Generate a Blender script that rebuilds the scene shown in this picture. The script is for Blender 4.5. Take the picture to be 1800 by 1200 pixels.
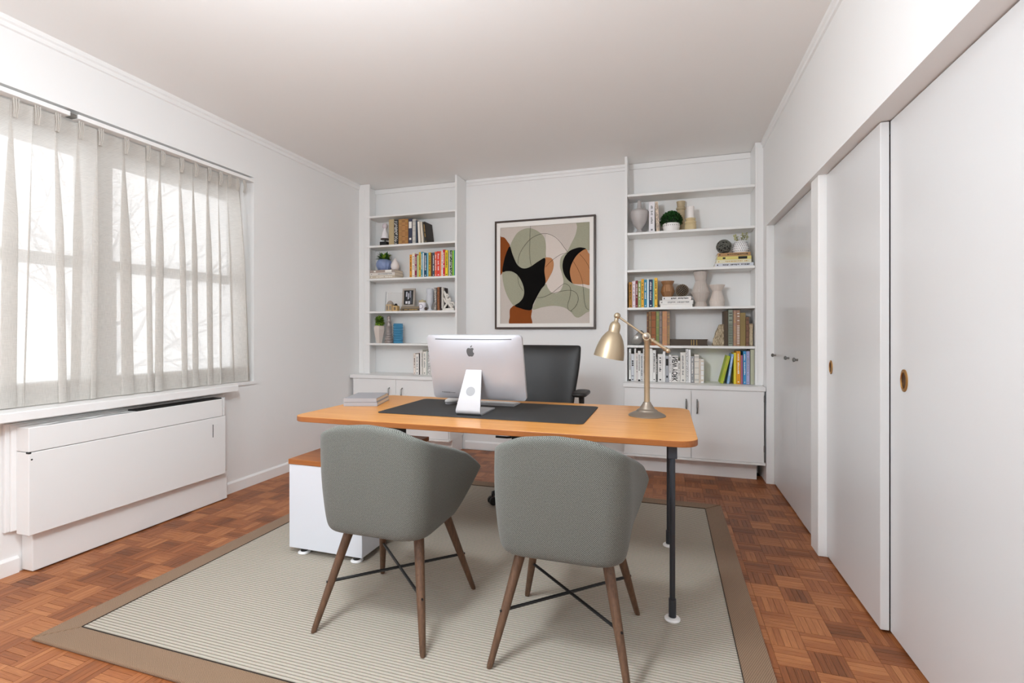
import bpy, bmesh, math, random
from mathutils import Vector, Matrix
random.seed(7)
PI = math.pi
for o in list(bpy.data.objects): bpy.data.objects.remove(o, do_unlink=True)
S = bpy.context.scene
COL = S.collection

# ------------------------------------------------------------------ camera, world, lights, exposure
H = 1.16                       # eye height
FPX = 854.0                    # focal length in pixels of the 1800 px wide frame
YAW = math.atan(270 / FPX)
cam_d = bpy.data.cameras.new('camera'); cam_d.sensor_width = 36; cam_d.lens = FPX * 36 / 1800
cam_d.shift_y = -17 / 1800; cam_d.clip_start = .02
cam = bpy.data.objects.new('camera', cam_d); COL.objects.link(cam)
cam.location = (0, 0, H); cam.rotation_euler = (PI / 2, 0, YAW)
S.camera = cam

W = bpy.data.worlds.new('overcast_sky'); S.world = W; W.use_nodes = True
bg = W.node_tree.nodes['Background']
bg.inputs[0].default_value = (.95, .975, 1, 1); bg.inputs[1].default_value = 2.4

def area(name, loc, rot, sx, sy, power, col=(1, 1, 1), portal=False):
    l = bpy.data.lights.new(name, 'AREA'); l.shape = 'RECTANGLE'; l.size = sx; l.size_y = sy
    l.energy = power; l.color = col
    if portal: l.cycles.is_portal = True
    o = bpy.data.objects.new(name, l); COL.objects.link(o); o.location = loc; o.rotation_euler = rot
    return o
area('window_daylight', (-3.32, 1.75, 1.55), (0, -PI / 2, 0), 1.6, 2.6, 1, portal=True)
FILL_POWER = 72  # base strength of the two pendants added as unseen fill
S.view_settings.view_transform = 'Standard'; S.view_settings.look = 'None'
S.view_settings.exposure = 0.22; S.view_settings.gamma = 1; S.view_settings.use_curve_mapping = False
try:
    S.cycles.max_bounces = 14; S.cycles.diffuse_bounces = 8; S.cycles.transparent_max_bounces = 24
    S.cycles.caustics_reflective = False; S.cycles.caustics_refractive = False
except Exception: pass

# ------------------------------------------------------------------ room numbers (metres)
XL, XR, XD, YB, ZC, YF = -2.99, .735, .79, 4.475, 2.66, -1.7
ZH = 1.972                     # underside of the wall above the closet doors

# a place on a plane of constant depth seen at column u, row v of the photograph
def at(u, v, y):
    c, s = math.cos(YAW), math.sin(YAW)
    r = Vector((-s * FPX + c * (u - 900), c * FPX + s * (u - 900), 583 - v))
    return Vector((0, 0, H)) + r * (y / r.y)

# ------------------------------------------------------------------ materials
def lin(c):
    if isinstance(c, str):
        c = c.lstrip('#'); c = [int(c[i:i + 2], 16) / 255 for i in (0, 2, 4)]
    return tuple((x / 12.92 if x <= .04045 else ((x + .055) / 1.055) ** 2.4) for x in c) + (1,)
def newmat(name):
    m = bpy.data.materials.new(name); m.use_nodes = True
    nt = m.node_tree; return m, nt, nt.nodes['Principled BSDF']
def N(nt, t, **kw):
    n = nt.nodes.new(t)
    for k, v in kw.items(): setattr(n, k, v)
    return n
def noise_bump(nt, b, scale, strength, dist=.002, coord='Object', vec=None):
    n = N(nt, 'ShaderNodeTexNoise'); n.inputs['Scale'].default_value = scale; n.inputs['Detail'].default_value = 4
    if vec is None:
        tc = N(nt, 'ShaderNodeTexCoord'); nt.links.new(tc.outputs[coord], n.inputs['Vector'])
    else: nt.links.new(vec, n.inputs['Vector'])
    bp = N(nt, 'ShaderNodeBump'); bp.inputs['Strength'].default_value = strength; bp.inputs['Distance'].default_value = dist
    nt.links.new(n.outputs['Fac'], bp.inputs['Height']); nt.links.new(bp.outputs['Normal'], b.inputs['Normal'])
    return n
_cache = {}
def plain(col, rough=.5, metal=0, bump=0, scale=60, var=0, name=None, spec=.5, coat=0):
    key = (str(col), rough, metal, bump, scale, var, spec, coat)
    if key in _cache: return _cache[key]
    m, nt, b = newmat(name or 'paint')
    c = lin(col)
    b.inputs['Base Color'].default_value = c; b.inputs['Roughness'].default_value = rough
    b.inputs['Metallic'].default_value = metal; b.inputs['Specular IOR Level'].default_value = spec
    if coat: b.inputs['Coat Weight'].default_value = coat; b.inputs['Coat Roughness'].default_value = .15
    tc = N(nt, 'ShaderNodeTexCoord')
    if var:
        n = N(nt, 'ShaderNodeTexNoise'); n.inputs['Scale'].default_value = scale; n.inputs['Detail'].default_value = 5
        nt.links.new(tc.outputs['Object'], n.inputs['Vector'])
        mx = N(nt, 'ShaderNodeMixRGB'); mx.inputs[1].default_value = tuple(x * (1 - var) for x in c[:3]) + (1,)
        mx.inputs[2].default_value = tuple(min(1, x * (1 + var)) for x in c[:3]) + (1,)
        nt.links.new(n.outputs['Fac'], mx.inputs[0]); nt.links.new(mx.outputs[0], b.inputs['Base Color'])
    if bump: noise_bump(nt, b, scale, bump)
    _cache[key] = m
    return m
def wood(name, c1, c2, axis, rough=.4, scale=1.0, coat=0):
    m, nt, b = newmat(name)
    tc = N(nt, 'ShaderNodeTexCoord'); mp = N(nt, 'ShaderNodeMapping')
    sc = [22 * scale] * 3; sc[axis] = 1.2 * scale; mp.inputs['Scale'].default_value = sc
    nt.links.new(tc.outputs['Object'], mp.inputs['Vector'])
    n = N(nt, 'ShaderNodeTexNoise'); n.inputs['Scale'].default_value = 2.2; n.inputs['Detail'].default_value = 8
    n.inputs['Roughness'].default_value = .6; n.inputs['Distortion'].default_value = .4
    nt.links.new(mp.outputs[0], n.inputs['Vector'])
    r = N(nt, 'ShaderNodeValToRGB'); r.color_ramp.elements[0].position = .3; r.color_ramp.elements[1].position = .72
    r.color_ramp.elements[0].color = lin(c1); r.color_ramp.elements[1].color = lin(c2)
    nt.links.new(n.outputs['Fac'], r.inputs[0]); nt.links.new(r.outputs[0], b.inputs['Base Color'])
    b.inputs['Roughness'].default_value = rough
    if coat: b.inputs['Coat Weight'].default_value = coat; b.inputs['Coat Roughness'].default_value = .2
    bp = N(nt, 'ShaderNodeBump'); bp.inputs['Strength'].default_value = .12; bp.inputs['Distance'].default_value = .001
    nt.links.new(n.outputs['Fac'], bp.inputs['Height']); nt.links.new(bp.outputs[0], b.inputs['Normal'])
    return m
def weave(name, c1, c2, pu, pv, rough=.95, bump=.6, mottled=.25):
    """woven cloth on UVs measured in metres; pu, pv = thread pitch"""
    m, nt, b = newmat(name)
    uv = N(nt, 'ShaderNodeUVMap'); sp = N(nt, 'ShaderNodeSeparateXYZ'); nt.links.new(uv.outputs[0], sp.inputs[0])
    nz = N(nt, 'ShaderNodeTexNoise'); nz.inputs['Scale'].default_value = 55; nz.inputs['Detail'].default_value = 3
    nt.links.new(uv.outputs[0], nz.inputs['Vector'])
    def wav(out, pitch):
        a = N(nt, 'ShaderNodeMath', operation='MULTIPLY'); a.inputs[1].default_value = 2 * PI / pitch
        nt.links.new(out, a.inputs[0])
        ad = N(nt, 'ShaderNodeMath', operation='MULTIPLY_ADD'); ad.inputs[1].default_value = 3.0
        nt.links.new(nz.outputs['Fac'], ad.inputs[0]); nt.links.new(a.outputs[0], ad.inputs[2])
        s = N(nt, 'ShaderNodeMath', operation='SINE'); nt.links.new(ad.outputs[0], s.inputs[0]); return s
    su, sv = wav(sp.outputs[0], pu), wav(sp.outputs[1], pv)
    p = N(nt, 'ShaderNodeMath', operation='MULTIPLY'); nt.links.new(su.outputs[0], p.inputs[0]); nt.links.new(sv.outputs[0], p.inputs[1])
    q = N(nt, 'ShaderNodeMath', operation='MULTIPLY_ADD'); q.inputs[1].default_value = .35; q.inputs[2].default_value = .5
    nt.links.new(p.outputs[0], q.inputs[0])
    n2 = N(nt, 'ShaderNodeTexNoise'); n2.inputs['Scale'].default_value = 260; n2.inputs['Detail'].default_value = 2
    nt.links.new(uv.outputs[0], n2.inputs['Vector'])
    n3 = N(nt, 'ShaderNodeMath', operation='MULTIPLY_ADD'); n3.inputs[1].default_value = mottled * 2; n3.inputs[2].default_value = -mottled
    nt.links.new(n2.outputs['Fac'], n3.inputs[0])
    sm = N(nt, 'ShaderNodeMath', operation='ADD'); nt.links.new(q.outputs[0], sm.inputs[0]); nt.links.new(n3.outputs[0], sm.inputs[1])
    r = N(nt, 'ShaderNodeValToRGB'); r.color_ramp.elements[0].position = .1; r.color_ramp.elements[1].position = .9
    r.color_ramp.elements[0].color = lin(c1); r.color_ramp.elements[1].color = lin(c2)
    nt.links.new(sm.outputs[0], r.inputs[0]); nt.links.new(r.outputs[0], b.inputs['Base Color'])
    b.inputs['Roughness'].default_value = rough; b.inputs['Specular IOR Level'].default_value = .15
    b.inputs['Sheen Weight'].default_value = .15
    bp = N(nt, 'ShaderNodeBump'); bp.inputs['Strength'].default_value = bump; bp.inputs['Distance'].default_value = .0015
    nt.links.new(sm.outputs[0], bp.inputs['Height']); nt.links.new(bp.outputs[0], b.inputs['Normal'])
    return m

M = {}
M['wall'] = plain('#ebebea', .55, bump=.05, scale=90, name='wall_paint')
M['ceil'] = plain('#f0efed', .8, bump=.04, scale=70, name='ceiling_paint')
M['trim'] = plain('#ededec', .4, name='trim_paint')
M['closet'] = plain('#d4d4d4', .24, bump=.03, scale=14, name='closet_gloss_paint')
M['heater'] = plain('#e9e9e8', .42, bump=.03, scale=30, name='enamel')
M['shelf'] = plain('#eeeeec', .45, name='shelf_paint')
M['cab'] = plain('#ededec', .4, name='cabinet_paint')
M['dark'] = plain('#1c1b1a', .7, name='dark_gap')
M['black'] = plain('#121212', .45, name='black_plastic')
M['leather'] = plain('#151312', .5, bump=.15, scale=220, name='black_leather')
M['pad'] = plain('#2c2c2c', .65, bump=.12, scale=500, name='pad_leather')
M['alu'] = plain('#bfc0c6', .42, metal=.35, name='aluminium')
M['alu_light'] = plain('#c3c4c8', .5, metal=.25, name='aluminium_light')
M['logo'] = plain('#57585a', .3, name='dark_grey_gloss')
M['white_plastic'] = plain('#f0f0f0', .3, name='white_plastic')
M['nickel'] = plain('#b7a68c', .4, metal=.75, bump=.03, scale=40, name='satin_nickel')
M['nickel_dark'] = plain('#a0968a', .38, metal=.8, name='satin_nickel_base')
M['steel'] = plain('#3c3f45', .45, metal=.4, name='grey_steel')
M['chrome'] = plain('#8d8d8a', .3, metal=.9, name='brushed_steel')
M['brass'] = plain('#b98a4e', .3, metal=.9, name='brass')
M['brass_dark'] = plain('#4a2f16', .5, metal=.3, name='brass_dark')
M['credenza'] = plain('#d5d9e0', .4, name='white_laminate')
M['desk'] = wood('honey_wood', '#cf8636', '#e5a455', 0, .35, .8, coat=.25)
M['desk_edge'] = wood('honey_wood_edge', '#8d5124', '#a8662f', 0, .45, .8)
M['walnut'] = wood('walnut', '#483223', '#6d503a', 2, .5, 3.0)
M['tweed'] = weave('grey_tweed', '#2c2f2d', '#858780', .0066, .0066)
M['rug_border'] = weave('brown_canvas', '#5c4634', '#a1856b', .007, .007, mottled=.15)
M['page'] = plain('#e9e2d2', .8, name='book_pages')
M['print_black'] = plain('#1a1a1a', .7, name='black_print')
M['print_white'] = plain('#f2f0ea', .7, name='white_print')
M['print_grey'] = plain('#8c8c8c', .7, name='grey_print')
M['print_gold'] = plain('#c6a45a', .5, name='gold_print')
M['leaf'] = plain('#4f7a2c', .55, var=.5, scale=25, name='leaf_green')
M['leaf_light'] = plain('#8fae38', .55, var=.4, scale=25, name='leaf_lime')
M['leaf_dark'] = plain('#2c5a28', .55, var=.6, scale=30, name='leaf_dark')
M['bark'] = plain('#c4c4c6', .9, bump=.3, scale=20, name='bark')

# ribbed rug field
def rug_field_mat():
    m, nt, b = newmat('rug_field')
    tc = N(nt, 'ShaderNodeTexCoord'); sp = N(nt, 'ShaderNodeSeparateXYZ'); nt.links.new(tc.outputs['Object'], sp.inputs[0])
    a = N(nt, 'ShaderNodeMath', operation='MULTIPLY'); a.inputs[1].default_value = 1 / .0135; nt.links.new(sp.outputs[1], a.inputs[0])
    f = N(nt, 'ShaderNodeMath', operation='FRACT'); nt.links.new(a.outputs[0], f.inputs[0])
    r = N(nt, 'ShaderNodeValToRGB'); e = r.color_ramp.elements
    e[0].position = .0; e[0].color = lin('#6f6453'); e[1].position = .22; e[1].color = lin('#bcb19e')
    e2 = r.color_ramp.elements.new(.85); e2.color = lin('#c8beac'); e3 = r.color_ramp.elements.new(1.0); e3.color = lin('#6f6453')
    nt.links.new(f.outputs[0], r.inputs[0])
    nz = N(nt, 'ShaderNodeTexNoise'); nz.inputs['Scale'].default_value = 180; nt.links.new(tc.outputs['Object'], nz.inputs['Vector'])
    mx = N(nt, 'ShaderNodeMixRGB', blend_type='MULTIPLY'); mx.inputs[0].default_value = .35
    nt.links.new(r.outputs[0], mx.inputs[1]); nt.links.new(nz.outputs['Color'], mx.inputs[2])
    hs = N(nt, 'ShaderNodeHueSaturation'); hs.inputs['Saturation'].default_value = .75; nt.links.new(mx.outputs[0], hs.inputs['Color'])
    nt.links.new(hs.outputs[0], b.inputs['Base Color']); b.inputs['Roughness'].default_value = .95; b.inputs['Specular IOR Level'].default_value = .1
    bp = N(nt, 'ShaderNodeBump'); bp.inputs['Strength'].default_value = .3; bp.inputs['Distance'].default_value = .001
    nt.links.new(nz.outputs['Fac'], bp.inputs['Height']); nt.links.new(bp.outputs[0], b.inputs['Normal'])
    return m
M['rug_field'] = rug_field_mat()

# parquet: tone comes with each finger, grain from UVs
def parquet_mat():
    m, nt, b = newmat('parquet_oak')
    at_ = N(nt, 'ShaderNodeAttribute'); at_.attribute_name = 'tone'
    uv = N(nt, 'ShaderNodeUVMap'); mp = N(nt, 'ShaderNodeMapping'); mp.inputs['Scale'].default_value = (9, 150, 1)
    nt.links.new(uv.outputs[0], mp.inputs['Vector'])
    n = N(nt, 'ShaderNodeTexNoise'); n.inputs['Scale'].default_value = 1.6; n.inputs['Detail'].default_value = 6; n.inputs['Roughness'].default_value = .65
    nt.links.new(mp.outputs[0], n.inputs['Vector'])
    ad = N(nt, 'ShaderNodeMath', operation='MULTIPLY_ADD'); ad.inputs[1].default_value = .9; ad.inputs[2].default_value = -.45
    nt.links.new(n.outputs['Fac'], ad.inputs[0])
    sm = N(nt, 'ShaderNodeMath', operation='ADD'); nt.links.new(at_.outputs['Fac'], sm.inputs[0]); nt.links.new(ad.outputs[0], sm.inputs[1])
    r = N(nt, 'ShaderNodeValToRGB'); e = r.color_ramp.elements
    e[0].position = .0; e[0].color = lin('#4a2712'); e[1].position = 1; e[1].color = lin('#c08252')
    e2 = e.new(.5); e2.color = lin('#92552e')
    nt.links.new(sm.outputs[0], r.inputs[0]); nt.links.new(r.outputs[0], b.inputs['Base Color'])
    b.inputs['Roughness'].default_value = .46
    bp = N(nt, 'ShaderNodeBump'); bp.inputs['Strength'].default_value = .25; bp.inputs['Distance'].default_value = .0008
    nt.links.new(n.outputs['Fac'], bp.inputs['Height']); nt.links.new(bp.outputs[0], b.inputs['Normal'])
    return m
M['parquet'] = parquet_mat()

def sheer_mat(name, openness, col):
    m, nt, b = newmat(name); nt.nodes.remove(b)
    out = nt.nodes['Material Output']
    tr = N(nt, 'ShaderNodeBsdfTransparent'); di = N(nt, 'ShaderNodeBsdfDiffuse'); tl = N(nt, 'ShaderNodeBsdfTranslucent')
    di.inputs[0].default_value = lin(col); tl.inputs[0].default_value = lin(col)
    uv = N(nt, 'ShaderNodeUVMap'); mp = N(nt, 'ShaderNodeMapping'); mp.inputs['Scale'].default_value = (160, 160, 1)
    nt.links.new(uv.outputs[0], mp.inputs[0])
    n1 = N(nt, 'ShaderNodeTexNoise'); n1.inputs['Scale'].default_value = 1; n1.inputs['Detail'].default_value = 3
    mp1 = N(nt, 'ShaderNodeMapping'); mp1.inputs['Scale'].default_value = (380, 25, 1); nt.links.new(uv.outputs[0], mp1.inputs[0]); nt.links.new(mp1.outputs[0], n1.inputs['Vector'])
    n2 = N(nt, 'ShaderNodeTexNoise'); n2.inputs['Scale'].default_value = 1; n2.inputs['Detail'].default_value = 3
    mp2 = N(nt, 'ShaderNodeMapping'); mp2.inputs['Scale'].default_value = (25, 380, 1); nt.links.new(uv.outputs[0], mp2.inputs[0]); nt.links.new(mp2.outputs[0], n2.inputs['Vector'])
    ad = N(nt, 'ShaderNodeMath', operation='ADD'); nt.links.new(n1.outputs['Fac'], ad.inputs[0]); nt.links.new(n2.outputs['Fac'], ad.inputs[1])
    ma = N(nt, 'ShaderNodeMath', operation='MULTIPLY_ADD'); ma.inputs[1].default_value = .35; ma.inputs[2].default_value = openness - .35
    nt.links.new(ad.outputs[0], ma.inputs[0])
    m1 = N(nt, 'ShaderNodeMixShader'); m1.inputs[0].default_value = .42
    nt.links.new(di.outputs[0], m1.inputs[1]); nt.links.new(tl.outputs[0], m1.inputs[2])
    m2 = N(nt, 'ShaderNodeMixShader'); nt.links.new(ma.outputs[0], m2.inputs[0])
    nt.links.new(m1.outputs[0], m2.inputs[1]); nt.links.new(tr.outputs[0], m2.inputs[2])
    nt.links.new(m2.outputs[0], out.inputs[0]); return m
M['sheer'] = sheer_mat('sheer_linen', .15, '#e3e0db')
M['sheer_hem'] = sheer_mat('sheer_linen_hem', .12, '#dedad4')
def glass_mat():
    m, nt, b = newmat('window_glass'); nt.nodes.remove(b); out = nt.nodes['Material Output']
    tr = N(nt, 'ShaderNodeBsdfTransparent'); gl = N(nt, 'ShaderNodeBsdfGlossy'); gl.inputs['Roughness'].default_value = .02
    fr = N(nt, 'ShaderNodeFresnel'); fr.inputs[0].default_value = 1.45; mx = N(nt, 'ShaderNodeMixShader')
    nt.links.new(fr.outputs[0], mx.inputs[0]); nt.links.new(tr.outputs[0], mx.inputs[1]); nt.links.new(gl.outputs[0], mx.inputs[2])
    nt.links.new(mx.outputs[0], out.inputs[0]); return m
M['glass'] = glass_mat()

# ------------------------------------------------------------------ mesh helpers
class MB:
    """collects boxes, tubes, lathes and grids; build() links them as one mesh object"""
    def __init__(s): s.v = []; s.f = []; s.uv = {}
    def face(s, pts):
        n = len(s.v); s.v += [tuple(p) for p in pts]; s.f.append(tuple(range(n, n + len(pts)))); return s
    def box(s, x0, x1, y0, y1, z0, z1, M_=None):
        n = len(s.v)
        P = [(x, y, z) for x in (x0, x1) for y in (y0, y1) for z in (z0, z1)]
        if M_ is not None: P = [tuple(M_ @ Vector(p)) for p in P]
        s.v += P
        for q in ((0, 1, 3, 2), (4, 6, 7, 5), (0, 4, 5, 1), (2, 3, 7, 6), (0, 2, 6, 4), (1, 5, 7, 3)): s.f.append(tuple(n + i for i in q))
        return s
    def tube(s, a, b, r0, r1=None, seg=12, caps=True):
        a, b = Vector(a), Vector(b); r1 = r0 if r1 is None else r1
        d = (b - a).normalized(); up = Vector((0, 0, 1)) if abs(d.z) < .95 else Vector((1, 0, 0))
        x = d.cross(up).normalized(); y = d.cross(x); n = len(s.v)
        for p, r in ((a, r0), (b, r1)):
            for i in range(seg):
                t = 2 * PI * i / seg; s.v.append(tuple(p + x * (r * math.cos(t)) + y * (r * math.sin(t))))
        for i in range(seg):
            j = (i + 1) % seg; s.f.append((n + i, n + j, n + seg + j, n + seg + i))
        if caps: s.f.append(tuple(n + i for i in reversed(range(seg)))); s.f.append(tuple(n + seg + i for i in range(seg)))
        return s
    def path(s, pts, r, seg=8, level=False):
        pts = [Vector(p) for p in pts]; n = len(s.v); rr = r if isinstance(r, (list, tuple)) else [r] * len(pts)
        for k, p in enumerate(pts):
            d = (pts[min(k + 1, len(pts) - 1)] - pts[max(k - 1, 0)]).normalized()
            up = Vector((0, 0, 1)) if abs(d.z) < .9 else Vector((1, 0, 0))
            x = d.cross(up).normalized(); y = d.cross(x)
            if level: x, y = Vector((1, 0, 0)), Vector((0, 1, 0))
            for i in range(seg):
                t = 2 * PI * i / seg; s.v.append(tuple(p + x * (rr[k] * math.cos(t)) + y * (rr[k] * math.sin(t))))
        for k in range(len(pts) - 1):
            for i in range(seg):
                j = (i + 1) % seg; a = n + k * seg
                s.f.append((a + i, a + j, a + seg + j, a + seg + i))
        s.f.append(tuple(n + i for i in reversed(range(seg)))); s.f.append(tuple(n + (len(pts) - 1) * seg + i for i in range(seg)))
        return s
    def lathe(s, prof, seg=24, c=(0, 0, 0), flute=0, nfl=0, M_=None):
        """prof = [(radius, z)...] bottom to top"""
        n = len(s.v)
        for r, z in prof:
            for i in range(seg):
                t = 2 * PI * i / seg; q = r * (1 + flute * math.cos(nfl * t)) if flute else r
                p = Vector((q * math.cos(t), q * math.sin(t), z))
                if M_ is not None: p = M_ @ p
                s.v.append(tuple(p + Vector(c)))
        for k in range(len(prof) - 1):
            for i in range(seg):
                j = (i + 1) % seg; a = n + k * seg
                s.f.append((a + i, a + j, a + seg + j, a + seg + i))
        if prof[0][0] > 1e-6: s.f.append(tuple(n + i for i in reversed(range(seg))))
        if prof[-1][0] > 1e-6: s.f.append(tuple(n + (len(prof) - 1) * seg + i for i in range(seg)))
        return s
    def sphere(s, c, r, seg=16, rings=10, sc=(1, 1, 1)):
        prof = [(max(1e-7, r * math.sin(PI * k / rings)), -r * math.cos(PI * k / rings)) for k in range(rings + 1)]
        return s.lathe(prof, seg, c, M_=Matrix.Diagonal((sc[0], sc[1], sc[2])).to_4x4())
    def prism(s, poly, z0, z1, M_=None):
        """poly in xy, extruded z0..z1"""
        n = len(s.v); k = len(poly)
        P = [Vector((x, y, z)) for z in (z0, z1) for x, y in poly]
        if M_ is not None: P = [M_ @ p for p in P]
        s.v += [tuple(p) for p in P]
        s.f.append(tuple(n + i for i in reversed(range(k)))); s.f.append(tuple(n + k + i for i in range(k)))
        for i in range(k):
            j = (i + 1) % k; s.f.append((n + i, n + j, n + k + j, n + k + i))
        return s
    def mesh(s, name):
        me = bpy.data.meshes.new(name); me.from_pydata(s.v, [], s.f); me.update()
        bm = bmesh.new(); bm.from_mesh(me); bmesh.ops.remove_doubles(bm, verts=bm.verts, dist=1e-6)
        bmesh.ops.recalc_face_normals(bm, faces=bm.faces); bm.to_mesh(me); bm.free(); return me
    def build(s, name, mat, parent=None, smooth=False, bevel=0, seg=2, angle=40):
        return put(name, s.mesh(name), mat, parent, smooth, bevel, seg, angle)
def put(name, me, mat, parent=None, smooth=False, bevel=0, seg=2, angle=40):
    o = bpy.data.objects.new(name, me); COL.objects.link(o)
    if not me.materials: me.materials.append(mat)
    if parent is not None: o.parent = parent
    if smooth:
        me.polygons.foreach_set('use_smooth', [True] * len(me.polygons))
        if angle < 180: me.set_sharp_from_angle(angle=math.radians(angle))
    if bevel:
        b = o.modifiers.new('edge', 'BEVEL'); b.width = bevel; b.segments = seg; b.limit_method = 'ANGLE'; b.angle_limit = math.radians(50)
        b.harden_normals = False
    return o
def tag(o, label=None, cat=None, group=None, kind=None):
    if label: o['label'] = label
    if cat: o['category'] = cat
    if group: o['group'] = group
    if kind: o['kind'] = kind
    return o
def thing(name, label, cat, loc=(0, 0, 0), rz=0, group=None, kind=None):
    o = bpy.data.objects.new(name, None); COL.objects.link(o); o.empty_display_size = .05
    o.location = loc; o.rotation_euler = (0, 0, rz)
    return tag(o, label, cat, group, kind)
def rounded(x0, x1, y0, y1, r, n=6):
    P = []
    for cx, cy, a in ((x1 - r, y1 - r, 0), (x0 + r, y1 - r, 90), (x0 + r, y0 + r, 180), (x1 - r, y0 + r, 270)):
        for i in range(n + 1):
            t = math.radians(a + 90 * i / n); P.append((cx + r * math.cos(t), cy + r * math.sin(t)))
    return P
def copy_tree(o, parent=None):
    c = o.copy(); COL.objects.link(c); c.parent = parent
    for ch in list(o.children): copy_tree(ch, c)
    return c
def smoothstep(a, b, x):
    t = max(0, min(1, (x - a) / (b - a))); return t * t * (3 - 2 * t)
def struct(o, label): return tag(o, label, None, None, 'structure')

# ================================================================== SETTING
WT = .22
WY0, WY1, WZ0, WZ1 = .35, 2.935, .785, 2.335        # window recess in the left wall
m = MB()
m.box(XL - WT, XL, YF, WY0, -.05, ZC).box(XL - WT, XL, WY1, YB + .1, -.05, ZC)
m.box(XL - WT, XL, WY0, WY1, -.05, WZ0).box(XL - WT, XL, WY0, WY1, WZ1, ZC)
struct(m.build('wall_left', M['wall']), 'plain white wall holding the curtained window')
struct(MB().box(XL - WT, 1.4, YB, YB + .12, -.05, ZC).build('wall_back', M['wall']), 'white back wall between and behind the two bookcases')
m = MB().box(XR, 1.4, YF, YB, ZH, ZC).box(XR, 1.4, 4.13, YB, -.05, ZH).box(XR, 1.4, YF, -1.0, -.05, ZH)
struct(m.build('wall_right', M['wall']), 'white wall above the closet doors on the right')
struct(MB().box(XL - WT, 1.4, YF - .12, YF, -.05, ZC).build('wall_front', M['wall']), 'white wall behind the viewer')
struct(MB().box(XL - WT, 1.4, YF - .12, YB + .12, ZC, ZC + .1).build('ceiling', M['ceil']), 'flat off-white plaster ceiling')
# slim crown mouldings
def crown(n, a, b, nrm, label):
    a, b, nv = Vector(a), Vector(b), Vector(nrm); q = MB()
    prof = [(0, 0), (.018, 0), (.018, .022), (.010, .030), (.010, .052), (0, .056)]
    A = [a + nv * d - Vector((0, 0, h)) for d, h in prof]; B = [b + nv * d - Vector((0, 0, h)) for d, h in prof]
    k = len(prof)
    for i in range(k):
        j = (i + 1) % k; q.face([A[i], A[j], B[j], B[i]])
    q.face(A); q.face(list(reversed(B)))
    struct(q.build('trim_%d' % n, M['trim']), label)
crown(1, (XL, YF, ZC), (XL, 4.26, ZC), (1, 0, 0), 'slim white crown moulding along the window wall')
crown(2, (-1.885, YB, ZC), (-.337, YB, ZC), (0, -1, 0), 'slim white crown moulding above the painting')
crown(3, (XR, YF, ZC), (XR, 4.24, ZC), (-1, 0, 0), 'slim white crown moulding above the closet doors')
# baseboards
def baseboard(side, a, b, nrm, label):
    a, b, nv = Vector(a), Vector(b), Vector(nrm)
    prof = [(0, 0), (.014, 0), (.014, .068), (.006, .080), (0, .080)]; q = MB()
    A = [a + nv * d + Vector((0, 0, h)) for d, h in prof]; B = [b + nv * d + Vector((0, 0, h)) for d, h in prof]
    k = len(prof)
    for i in range(k): j = (i + 1) % k; q.face([A[i], A[j], B[j], B[i]])
    q.face(A); q.face(list(reversed(B)))
    struct(q.build('baseboard_' + side, M['trim']), label)
m = None
baseboard('left', (XL, 2.64, 0), (XL, 4.13, 0), (1, 0, 0), 'white baseboard between heater cover and cabinet')
baseboard('left_front', (XL, YF, 0), (XL, 1.52, 0), (1, 0, 0), 'white baseboard left of the heater cover')
baseboard('back', (-1.90, YB, 0), (-.34, YB, 0), (0, -1, 0), 'white baseboard under the painting')

# ---- parquet floor
floor = MB().box(XL, 1.4, YF, YB, -.05, -.012).build('floor', M['dark'])
struct(floor, 'red-brown mosaic parquet laid in alternating finger blocks')
BS = .116                                            # block size
RUG = (-2.275, .35, 1.195, 3.495)
def block_geo(rng, base):
    """five fingers along x, top at z=0; returns verts, faces, tones, uvs"""
    V, F, T, U = [], [], [], []
    n = 5; w = BS / n; g = .0006
    for i in range(n):
        y0, y1 = -BS / 2 + i * w + g, -BS / 2 + (i + 1) * w - g; x0, x1 = -BS / 2 + g, BS / 2 - g
        dz = rng.uniform(-.0006, 0); t = max(0, min(1, base + rng.uniform(-.14, .14)))
        uo, vo = rng.uniform(0, 50), rng.uniform(0, 50); k = len(V)
        V += [(x0, y0, dz), (x1, y0, dz), (x1, y1, dz), (x0, y1, dz), (x0, y0, -.012), (x1, y0, -.012), (x1, y1, -.012), (x0, y1, -.012)]
        for q in ((0, 1, 2, 3), (0, 4, 5, 1), (1, 5, 6, 2), (2, 6, 7, 3), (3, 7, 4, 0)):
            F.append(tuple(k + j for j in q)); T.append(t); U.append([(uo + V[k + j][0], vo + V[k + j][1]) for j in q])
    return V, F, T, U
def parquet_mesh(name, V, F, T, U):
    me = bpy.data.meshes.new(name); me.from_pydata(V, [], F)
    a = me.attributes.new('tone', 'FLOAT', 'FACE'); a.data.foreach_set('value', T)
    uvl = me.uv_layers.new(name='UVMap'); flat = []
    for us in U:
        for u in us: flat += [u[0], u[1]]
    uvl.data.foreach_set('uv', flat); me.materials.append(M['parquet']); me.update(); return me
rng = random.Random(3)
NV = 28
variants = [parquet_mesh('parquet_block', *block_geo(rng, .54 + .22 * (2 * ((k * .618) % 1) - 1))) for k in range(NV)]
cells = []
cF, sF = math.cos(YAW), math.sin(YAW)
ix = 0
x = XL + BS / 2
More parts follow.
